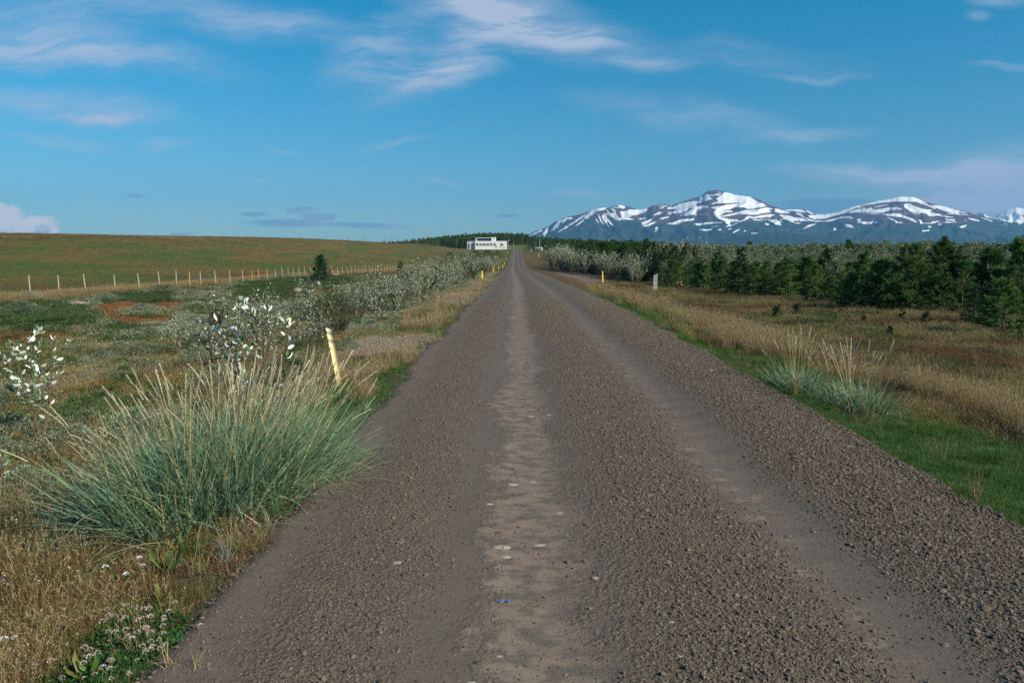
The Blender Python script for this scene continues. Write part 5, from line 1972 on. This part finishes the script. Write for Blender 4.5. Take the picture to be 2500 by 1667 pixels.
# dock plants at the foot of the big clump
DOCK = [mesh('dock_leaf', *[(v, split_tri(f)) for v, f, _ in [leaves(np.zeros((1, 3)), np.array([[.25, 0, 1.0]]), np.array([[1.0, .1, -.25]]), 1.0, .30, .3)]][0], [pmat('dock_green%d' % i, c)], True)
        for i, c in enumerate([(.035, .10, .02), (.07, .13, .025), (.13, .12, .03)])]
for i, (px, py, nl_, L, lb) in enumerate([(415, 1400, 8, .17, 'broad leaved dock plant at the foot of the big grass clump'), (395, 1470, 6, .12, 'small dock plant alone on bare ground below the grass clump'),
                                          (300, 1440, 8, .13, 'dock plant among the white yarrow'), (215, 1660, 5, .14, 'dock leaves at the bottom left corner'),
                                          (255, 1650, 4, .13, 'dock leaves among the clover at the bottom'), (560, 1290, 5, .12, 'small dock plant under the right part of the grass clump'),
                                          (445, 1350, 6, .15, 'tall leaved dock half under the grass clump'), (180, 1480, 5, .10, 'yellowing dock in the straw at the left'),
                                          (600, 1270, 4, .10, 'tiny dock at the gravel edge by the grass clump')]):
    x, y, z = ground_at(px, py)
    t_ = empty('dock_plant', (x, y, z))
    tag(t_, lb, 'dock plant')
    for k in range(nl_):
        o = bpy.data.objects.new('leaf', DOCK[rng.integers(0, 3)])
        C.objects.link(o)
        o.parent = t_
        o.rotation_euler = (rng.normal(0, .15), rng.uniform(.0, .8), k * 6.28 / nl_ + rng.normal(0, .3))
        s = L * rng.uniform(.6, 1.1)
        o.scale = (s, s * .9, s)


# yarrow and clover heads
def flower_head(name, mat, rad, n, flat):
    D = randdir(n, 0, 1)
    P = D * np.array([rad, rad, rad * flat]) * .8
    V, F, _ = quads(P, D + rng.normal(0, .3, (n, 3)), randdir(n), rad * .45, rad * .3)
    return V, F


def flower_me(name, hmat, h, rad, flat, n=60):
    V2, F2 = flower_head(name, hmat, rad, n, flat)
    V2 = V2 + np.array([0.01, 0, h])
    tb = MB().tube([(0, 0, -.02), (.005, 0, h * .5), (.01, 0, h)], .0016, 3, caps=False)
    V1 = np.concatenate(tb.V)
    F1 = np.concatenate(tb.F)
    V = np.concatenate([V1, V2])
    F = np.concatenate([F1, F2 + len(V1)])
    return mesh(name, V, F, [M['green_stem'], hmat], False, np.concatenate([np.zeros(len(F1), int), np.ones(len(F2), int)]))


YAR = flower_me('yarrow', M['white_heads'], .16, .017, .35)
CLO = [flower_me('clover_flower', M['clover_heads'], hh, .012, .9, 50) for hh in (.06, .08)]
for i, (px, py, lb) in enumerate([(347, 1368, 'upper white yarrow head of the pair right of the dock leaves'), (353, 1382, 'lower white yarrow head of the pair right of the dock leaves'), (257, 1382, 'single white yarrow head left of the others under the clump'),
                                  (309, 1397, 'white yarrow head between the single one and the pair'), (302, 1290, 'white yarrow head against the lower blades of the clump'),
                                  (298, 1275, 'small white yarrow head just above another inside the clump'), (366, 1263, 'white yarrow head highest in the middle of the clump'),
                                  (40, 1560, 'white yarrow in the straw at the left edge, right one'), (20, 1572, 'white yarrow in the straw at the left edge, left one')]):
    x, y, z = ground_at(px, py + 62)
    o = obj('yarrow', YAR, None, (x, y, z), rng.uniform(0, 6), rng.uniform(.8, 1.1))
    tag(o, lb, 'flower')
k = 0
CP = []
for (cx, cy, sx, sy, nn) in [(330, 1530, 95, 55, 40), (380, 1590, 40, 25, 10), (150, 1610, 120, 50, 18), (300, 1640, 60, 30, 8)]:
    for j in range(nn):
        CP.append((cx + rng.normal(0, sx * .6), cy + rng.normal(0, sy * .6), 'upper patch beside the gravel' if cy < 1560 else ('small patch at the gravel corner' if cx > 350 else 'straw at the very bottom edge')))
for (px, py, zone) in CP:
    if py > 1690:
        continue
    x, y, z = ground_at(px, py + 25)
    o = obj('clover_flower', CLO[k % 2], None, (x, y, z), rng.uniform(0, 6), rng.uniform(.75, 1.25))
    tag(o, 'pale pink clover flower head in the ' + zone, 'flower', 'clover flowers in the ' + zone)
    k += 1

# ------------------------------------------------------------------ stones of their own, scrap, boulders
flats = [stone_mesh('flat_stone', M['flat_stone'], 300 + i, .35, 1, True, .2) for i in range(4)]
for i, (px, py, rw, lb) in enumerate([(1233, 1353, 15, 'round pale flat stone in the middle wheel track'), (1222, 1331, 26, 'long pale stone just above the round flat stone'), (1318, 1324, 20, 'thin pale stone right of the round flat stone'),
                                      (1250, 1178, 15, 'pale stone set in the middle track, upper left of three'), (1300, 1172, 10, 'small pale stone set in the middle track, upper right of three'),
                                      (1193, 1228, 11, 'grey stone at the left rim of the middle track'), (1366, 1249, 10, 'pale stone at the right rim of the middle track'),
                                      (1297, 1012, 12, 'pale stone in the far part of the middle track'), (1340, 1010, 8, 'small grey stone right of the far pale stone'),
                                      (1492, 1228, 9, 'pale stone lying in the central gravel ridge'), (1454, 1408, 12, 'grey stone pair lying at the edge of the central gravel'),
                                      (2071, 1093, 13, 'oval pale stone on the coarse gravel at the right'), (2190, 1180, 12, 'pale stone low on the coarse gravel at the right'), (2013, 1195, 9, 'blue grey stone left of the pale stone on the right gravel'),
                                      (1735, 906, 10, 'pale stone high on the right gravel near the green strip'), (1218, 1595, 9, 'grey stone at the lower end of the middle track'), (1150, 1662, 13, 'pale stone at the very bottom of the road'),
                                      (1640, 1523, 8, 'light stone in the lower central gravel'), (1660, 1605, 9, 'light stone near the bottom of the central gravel'), (968, 1376, 14, 'pale streak of stone in the left gravel')]):
    d = pixdir(px, py)
    tt = -(EYE - .0) / d[2]
    x, y = float(d[0] * tt), float(d[1] * tt)
    z = float(road_h(x, y))
    s = rw / FPX * math.hypot(y, 1.8)
    o = obj('flat_stone', flats[i % 4], None, (x, y, z - s * .08), 0, (s, s * (.9 if rw < 16 else .6), s * .6))
    tag(o, lb, 'stone', 'pale stones set in the gravel road')
# blue scrap
d = pixdir(1226, 1462)
tt = -EYE / d[2]
x, y = float(d[0] * tt), float(d[1] * tt)
bm = MB()
sx_ = np.linspace(-.036, .036, 7)
V = []
for i, a in enumerate(sx_):
    wv = .004 * math.sin(i * 1.7)
    V += [(a, -.009 + .004 * math.sin(i * 2.1), .004 + wv), (a + .004, .009 + .005 * math.cos(i), .006 - wv)]
Fq = [(2 * i, 2 * i + 2, 2 * i + 3, 2 * i + 1) for i in range(6)]
bm.add(V, Fq)
V2 = [(a, b, c - .003) for a, b, c in V]
bm.add(V2, [q[::-1] for q in Fq])
o = obj('plastic_scrap', bm.mesh('plastic_scrap', [plain('blue_plastic', (.07, .11, .28), .5)]), None, (x, y, float(road_h(x, y))), .1)
tag(o, 'torn scrap of blue plastic lying in the middle wheel track', 'litter')

bl = [stone_mesh('boulder', M['boulder'], 400 + i, .55, 3, True, .3) for i in range(3)]
for i, (px, py, w, h, lb) in enumerate([(185, 748, 52, 20, 'flat grey pink boulder showing above the dark crowberry mound'), (725, 712, 26, 14, 'dark grey boulder on the heath, left of two near the lone tree'),
                                        (777, 696, 24, 14, 'brown boulder on the heath below the lone tree'), (821, 672, 30, 7, 'flat pale boulder right of the lone tree foot'),
                                        (938, 681, 14, 9, 'small tan boulder among the silver willows'), (1109, 640, 22, 14, 'pale boulder at the far end of the silver thicket'), (80, 893, 28, 9, 'pale flat rock behind the left sapling')]):
    x, y, z = ground_at(px, py)
    D_ = math.hypot(x, y)
    s = w / FPX * D_ / 2
    o = obj('boulder', bl[i % 3], None, (x, y, z), i, (s, s * .8, h / FPX * D_ * 1.2))
    tag(o, lb, 'boulder')
x, y, z = ground_at(1661, 699)
s = 17 / FPX * math.hypot(x, y)
o = obj('boulder', stone_mesh('boulder', M['boulder_tan'], 409, .6, 3, True, .25), None, (x, y, z + s * .25), .3, (s, s * .8, s * .9))
tag(o, 'tan rounded boulder in the grass in front of the metal posts', 'boulder')

# ------------------------------------------------------------------ yellow marker posts
M['post_yellow'] = plain('post_yellow', (.80, .63, .33), .45, var=.06, scale=8)
M['post_yellow2'] = plain('post_yellow_bright', (.90, .64, .03), .45, var=.05, scale=8)
M['reflector'] = plain('reflector', (.36, .38, .43), .3, var=.1, scale=60, metal=.2)
M['wood_grey'] = plain('wood_grey', (.42, .35, .27), .8, var=.2, scale=14)
M['wood_tan'] = plain('wood_tan', (.55, .32, .11), .8, var=.2, scale=14)
M['galv'] = plain('galvanised', (.58, .60, .63), .5)
M['wire'] = plain('wire', (.30, .29, .28), .5, metal=.6)


def gutter(w, h, z0, mat, off=0.0, curve=.028, th=.005, slant=.05, name='plate'):
    k = 8
    a = np.linspace(-1, 1, k)
    X = a * w / 2
    Yc = curve * (1 - a ** 2) + off
    top = h - slant * (a + 1) / 2
    V = []
    for i in range(k):
        V += [(X[i], Yc[i], z0), (X[i], Yc[i], top[i]), (X[i], Yc[i] + th, z0), (X[i], Yc[i] + th, top[i])]
    F = []
    for i in range(k - 1):
        p, q = i * 4, i * 4 + 4
        F += [(p, q, q + 1, p + 1), (p + 2, p + 3, q + 3, q + 2), (p + 1, q + 1, q + 3, p + 3), (p, p + 2, q + 2, q)]
    F += [(0, 1, 3, 2), ((k - 1) * 4, (k - 1) * 4 + 2, (k - 1) * 4 + 3, (k - 1) * 4 + 1)]
    return mesh(name, V, np.array(F), [mat])


def band(w, z0, h, mat, curve, off, slant):
    k = 8
    a = np.linspace(-1, 1, k)
    V = []
    for i in range(k):
        dz = -slant * (a[i] + 1) / 2
        yv = curve * (1 - a[i] ** 2) + off
        V += [(a[i] * w / 2, yv, z0 + dz), (a[i] * w / 2, yv, z0 + h + dz), (a[i] * w / 2, yv + .0015, z0 + dz), (a[i] * w / 2, yv + .0015, z0 + h + dz)]
    F = []
    for i in range(k - 1):
        p, q = i * 4, i * 4 + 4
        F += [(p, q, q + 1, p + 1), (p + 2, p + 3, q + 3, q + 2), (p + 1, q + 1, q + 3, p + 3), (p, p + 2, q + 2, q)]
    return mesh('reflector_band', V, np.array(F), [mat])


P_A = gutter(.102, 1.0, -.2, M['post_yellow'])
P_B = gutter(.10, 1.0, -.2, M['post_yellow2'])
BD1 = band(.094, .905, .045, M['reflector'], .025, -.0042, .05)
BD2 = band(.094, .775, .045, M['reflector'], .025, -.0042, .05)


def marker(loc, lean, rz, s, label, near=False):
    t_ = empty('marker_post', loc, 0)
    t_.rotation_euler = (lean[0], lean[1], rz)
    t_.scale = (s[0], s[0], s[1])
    tag(t_, label, 'marker post', 'yellow marker posts along the road')
    obj('plate', P_A if near else P_B, t_)
    obj('reflector_band', BD1, t_)
    obj('reflector_band', BD2, t_)
    return t_


x, y, z = ground_at(832, 945)
D_ = math.hypot(x, y)
marker((x, y, z), (.0, -.165, ), .25, (.78 * 17.5 / FPX * D_ / .102, (945 - 800) / FPX * D_ / .98), 'nearest yellow marker post, leaning left, with two grey reflector bands', True)
LB = ['second yellow marker post on the left verge, large and upright before the thicket', 'third yellow marker post on the left verge', 'fourth yellow marker post on the left verge, leaning slightly',
      'fifth yellow marker post on the left verge', 'sixth yellow marker post on the left verge', 'seventh yellow marker post on the left verge, where the road climbs',
      'eighth yellow marker post on the left verge, high on the climb', 'farthest yellow marker post, left of the road at its crest']
for i, (yy, px, hp) in enumerate([(64, 1178, 24), (115, 1204.5, 14), (160, 1218, 10), (176, 1228, 9), (215, 1231.5, 6.5), (255, 1237, 6), (320, 1240.5, 6), (420, 1247, 4.5)]):
    x, y, z = at_depth(px, yy)
    hgt = max(.85, hp / FPX * yy)
    marker((x, y, z - .02), (0, [0, 0, -.08, 0, .05, 0, 0, 0][i]), .1, (1.25 if i else 1.6, hgt), LB[i])
x, y, z = ground_at(1473, 693)
marker((x, y, z), (0, -.07), .2, (1.35, 31 / FPX * math.hypot(x, y)), 'yellow marker post on the right of the road at the side track')
for (px, pb, pt, lb) in [(1316, 628, 618, 'small yellow marker post on the right beside the tall silver willow'), (1297, 614, 606, 'small yellow marker post on the right near the crest')]:
    x, y, z = ground_at(px, pb)
    marker((x, y, z), (0, 0), .1, (1.9, max(.9, (pb - pt) / FPX * y)), lb)
# plain wooden stake behind the right marker post
x, y, z = ground_at(1478, 677)
o = obj('wooden_stake', MB().tube([(0, 0, -.2), (.01, 0, .3), (.03, 0, .72)], [.04, .038, .035], 7).mesh('wooden_stake', [M['wood_grey']]), None, (x, y, z))
tag(o, 'weathered grey wooden stake behind the yellow post at the side track', 'stake')
# grey metal posts with cross bars
x, y, z = at_depth(1603, 57.0)
D_ = 57.0
t_ = empty('metal_gate', (x, y, z), .35)
tag(t_, 'grey galvanised upright bars standing together by the green patch', 'gate')
for i in range(4):
    xx = (i - 1.5) * .12
    obj('upright', MB().tube([(xx, .05 * i, -.1), (xx, .05 * i, 1.24 + .03 * i)], .026, 7).mesh('upright', [M['galv']]), t_)
for zz_ in (.25, .62):
    obj('cross_bar', MB().tube([(-.2 * D_ / 62, 0, zz_), (.2 * D_ / 62, .15, zz_ + .02)], .008, 5).mesh('cross_bar', [M['galv']]), t_)

# ------------------------------------------------------------------ fences
PST = [MB().tube([(0, 0, -.25), (.01, 0, .5), (.0, .01, 1.18)], [.036, .034, .030], 7).mesh('post', [M['wood_grey']]), MB().tube([(0, 0, -.25), (-.01, 0, .5), (.01, 0, 1.1)], [.034, .033, .030], 7).mesh('post', [M['wood_tan']])]


def fence(pts, label, mesh_pick, leans, s=1.0, wires=(.3, .6, .95)):
    x0, y0 = pts[0]
    root = empty('wire_fence', (x0, y0, float(H(x0, y0))))
    tag(root, label, 'fence')
    z00 = float(H(x0, y0))
    tops = []
    for i, (x, y) in enumerate(pts):
        z = float(H(x, y))
        o = bpy.data.objects.new('post', PST[mesh_pick(i)])
        C.objects.link(o)
        o.parent = root
        o.location = (x - x0, y - y0, z - z00)
        o.rotation_euler = (rng.normal(0, .02), leans + rng.normal(0, .035), rng.uniform(0, 6) * 0)
        o.scale = (s, s, s * rng.uniform(.94, 1.05))
        tops.append((x - x0, y - y0, z - z00))
    for w in wires:
        P_ = np.array(tops) + np.array([0, 0, w])
        obj('wire', MB().tube(P_, .0022, 3, caps=False).mesh('wire', [M['wire']]), root)
    return root


pts = []
PX = [62, 138, 204, 271, 336, 381, 426, 459, 485, 522, 558, 591, 612, 629, 650, 670, 688, 701, 715, 729, 743, 757]
yy_prev = None
for px in PX:
    # fence line runs nearly parallel to the road
    yv = None
    for q in np.arange(36, 260, .25):
        xl = float(np.interp(q, [36, 45, 64, 104, 210, 300], [-29.9, -29.6, -26.2, -26.4, -24, -23]))
        d = pixdir(px, 640)
        if d[0] / d[1] * q < xl:
            yv = q
            pts.append((xl, q))
            break
y_last = pts[-1][1]
xq = y_last
while xq < 230:
    xq += 2.7 * rng.uniform(.85, 1.15)
    pts.append((float(np.interp(xq, [36, 45, 64, 104, 210, 300], [-29.9, -29.6, -26.2, -26.4, -24, -23])), xq))
d0 = (pts[0][0] - .2, pts[0][1] - 3.2)
pts = [(pts[0][0] - .4, pts[0][1] - 6.4), d0] + pts
fence(pts, 'long wire fence with pale wooden posts between the heath and the green field', lambda i: 1 if i in (9, 14, 15, 30, 41) else 0, -.05, 1.12)
pts = [(float((px - 1263) / FPX * 400), 400 + 2.0 * (i % 2)) for i, px in enumerate(np.linspace(1070, 1142, 19))]
fence(pts, 'short far fence of pale posts left of the white house', lambda i: 0, 0, 1.1, (.9,))

# ------------------------------------------------------------------ the white house
M['white_wall'] = plain('white_wall', (.80, .79, .77), .7, var=.04, scale=1)
M['wing_wall'] = plain('wing_wall', (.50, .52, .56), .7, var=.05, scale=1)  # shaded version of the white wall: the wing's bluish shade is put into the colour
M['roof_dark'] = plain('roof_dark', (.10, .10, .11), .7)
M['frame_white'] = plain('frame_white', (.75, .75, .75), .5)
m, t, out = new_mat('glass_dark')
b = t.node('ShaderNodeBsdfPrincipled')
b.inputs['Base Color'].default_value = (.05, .06, .075, 1)
b.inputs['Roughness'].default_value = .08
t.l.new(b.outputs[0], out.inputs[0])
M['glass_dark'] = m
m, t, out = new_mat('glass_blue')
b = t.node('ShaderNodeBsdfPrincipled')
b.inputs['Base Color'].default_value = (.015, .10, .16, 1)
b.inputs['Roughness'].default_value = .06
t.l.new(b.outputs[0], out.inputs[0])
M['glass_blue'] = m
HY = 428.0
HX = -29.0
PXM = FPX / HY      # source pixels per metre at the house


def hxp(px):
    return (px - 1263) / PXM - HX - 0


def hzp(py):
    return EYE + (602 - py) / PXM


HZ = hzp(606.5)
house = empty('white_house', (HX, HY, HZ))
tag(house, 'long white flat roofed house with an upper storey and blue glazing, by the road crest', 'house')


def hpart(name, mb, mat, parent=None):
    return obj(name, mb.mesh(name, [mat]), parent or house)


xa, xb, xc = hxp(1141), hxp(1160.4), hxp(1237)
zt1 = hzp(588.5) - HZ
zt2 = hzp(580.3) - HZ
gz0 = -2.0
hpart('main_wall', MB().box(xb, xc, 0, 11, gz0, zt1 - .12), M['white_wall'])
hpart('roof', MB().box(xb - .1, xc + .1, -.1, 11.1, zt1 - .12, zt1), M['frame_white'])
hpart('wing_wall', MB().box(xa, xb - .02, 1.5, 10, gz0, hzp(590) - HZ), M['wing_wall'])
hpart('wing_roof', MB().box(xa - .1, xb - .02, 1.4, 10.1, hzp(590) - HZ, hzp(589.4) - HZ), M['frame_white'])
# upper storey: recessed glazing band, white tower at its right
ux0, ux1, ux2 = hxp(1160.4), hxp(1200.2), hxp(1210.5)
hpart('upper_wall', MB().box(ux0, ux0 + 1.2, 1.5, 9, zt1, zt2 - .35), M['wing_wall'])
up = hpart('upper_glazing', MB().box(ux0 + 1.2, ux1, 2.2, 8.8, zt1, zt2 - .36), M['glass_blue'])
for k in range(7):
    xx = ux0 + 1.2 + (ux1 - ux0 - 1.2) * (k + 1) / 8
    hpart('mullion', MB().box(xx - .04, xx + .04, 2.12, 2.2, zt1 + .01, zt2 - .37), M['roof_dark'], up)
hpart('upper_roof', MB().box(ux0 + .1, ux1 - .01, .8, 9.2, zt2 - .35, zt2 - .08), M['frame_white'])
tw = hpart('tower_wall', MB().box(ux1, ux2, .6, 7, zt1, zt2 + .12), M['white_wall'])
wt = hpart('window', MB().box(ux2 - 1.3, ux2 - .6, .52, .59, zt1 + .9, zt1 + 1.35), M['roof_dark'], house)
for k, (p0, p1) in enumerate([(1162.3, 1169), (1171, 1177.8), (1179.3, 1186), (1188, 1194.5), (1196.5, 1202.7), (1205, 1211), (1222, 1227.5)]):
    w0, w1 = hxp(p0), hxp(p1)
    z0, z1 = hzp(600.2) - HZ, hzp(594) - HZ
    fr = MB()
    fr.box(w0, w1, -.05, -.012, z0 - .08, z0).box(w0, w1, -.05, -.012, z1, z1 + .08).box(w0 - .08, w0, -.05, -.012, z0 - .08, z1 + .08).box(w1, w1 + .08, -.05, -.012, z0 - .08, z1 + .08)
    wd = hpart('window', fr, M['frame_white'])
    obj('pane', MB().box(w0, w1, -.03, -.014, z0, z1).mesh('pane', [M['glass_dark']]), wd)
    nb = 3
    for j in range(1, nb):
        xx = w0 + (w1 - w0) * j / nb
        obj('glazing_bar', MB().box(xx - .04, xx + .04, -.055, -.031, z0, z1).mesh('glazing_bar', [M['frame_white']]), wd)
    obj('glazing_bar', MB().box(w0, w1, -.062, -.056, z0 + (z1 - z0) * .62, z0 + (z1 - z0) * .62 + .07).mesh('glazing_bar', [M['frame_white']]), wd)
hpart('door', MB().box(hxp(1143), hxp(1147), 1.44, 1.49, -.3, hzp(595) - HZ), M['roof_dark'])
# shrubs against the front wall
for i, (px, hh, lb) in enumerate([(1212, 2.0, 'brown green shrub against the right half of the house front'), (1222, 1.7, 'low shrub against the house front below its last window'), (1231, 1.3, 'small dark shrub at the right corner of the house')]):
    x = (px - 1263) / PXM
    tree_thing('bush', DARKB[i], (x, HY - 2.0, HZ - .3), i, (hh / 2 * .5, hh / 2 * .5, hh / 2), lb, 'bush')
# lamp post, bare pole, parked car
x = (1241.5 - 1263) / PXM
t_ = empty('lamp_post', (x, HY - 2, HZ))
tag(t_, 'lamp post with a white globe at the right corner of the house', 'lamp post')
obj('pole', MB().tube([(0, 0, -1), (0, 0, 4.3)], [.07, .05], 7).mesh('pole', [M['galv']]), t_)
sp = stone_mesh('lamp_globe', M['frame_white'], 3, .95, 2, True, .0)
obj('lamp_globe', sp, t_, (0, 0, 4.5), 0, .28)
for (px, yy, pt, lb) in [(1317.5, 405, 583, 'tall thin grey pole by the parked car'), (1486, 250, 584, 'thin pale pole standing in the wood right of the road'), (1254, 470, 592, 'short lamp post beyond the crest of the road')]:
    x, y, z = at_depth(px, yy)
    o = obj('pole', MB().tube([(0, 0, -.5), (0, 0, EYE + (602 - pt) / FPX * yy - z)], [.10, .07], 7).mesh('pole', [M['galv']]), None, (x, y, z))
    tag(o, lb, 'pole')
x, y, z = at_depth(1314, 398)
car = empty('parked_car', (x, y, max(z, EYE - (608.3 - 602) / FPX * 398)), .25)
tag(car, 'pale silver car parked right of the road crest beside a pole', 'car')
M['car_paint'] = plain('car_paint', (.55, .57, .60), .25, metal=.3, var=.02)
M['tyre'] = plain('tyre', (.02, .02, .02), .8)
body = MB()
pf = [(-1.9, .25), (-1.95, .62), (-1.8, .85), (-1.1, .95), (-.6, 1.38), (.75, 1.42), (1.45, .98), (1.9, .85), (1.95, .3)]
V = []
for sy, ins in ((-.8, 0), (.8, 0)):
    V += [(a, sy * (1 if b < 1.1 else .82), b) for a, b in pf]
n_ = len(pf)
Fq = [(i, i + 1, n_ + i + 1, n_ + i) for i in range(n_ - 1)] + [(n_ - 1, 0, n_, 2 * n_ - 1)]
body.add(V, Fq)
bme = MB()
me = mesh('body', V, [np.array(Fq), np.array([(0, i + 1, i) for i in range(1, n_ - 1)] + [(n_, n_ + i, n_ + i + 1) for i in range(1, n_ - 1)])], [M['car_paint']])
obj('body', me, car)
for sy in (-1, 1):
    gl = [(-1.0, 1.0), (-.58, 1.33), (.7, 1.36), (1.25, 1.02)]
    V = [(a, sy * (.81 if b < 1.1 else .70), b) for a, b in gl]
    obj('side_window', mesh('side_window', V + [(a, b_ + sy * .02, c_) for a, b_, c_ in V], np.array([(0, 1, 2, 3), (4, 7, 6, 5)]), [M['glass_dark']]), car)
for wx_ in (-1.2, 1.2):
    for wy_ in (-.78, .78):
        obj('wheel', MB().tube([(wx_, wy_ - .09, .31), (wx_, wy_ + .09, .31)], .31, 12).mesh('wheel', [M['tyre']]), car)
x, y, z = at_depth(1323, 398)
o = obj('gate_pillar', MB().box(-.35, .35, -.35, .35, -.3, 1.7).box(-.42, .42, -.42, .42, 1.7, 1.82).mesh('gate_pillar', [M['white_wall']]), None, (x, y, z))
tag(o, 'white pillar beside the parked car at the left end of the silver hedge', 'pillar')
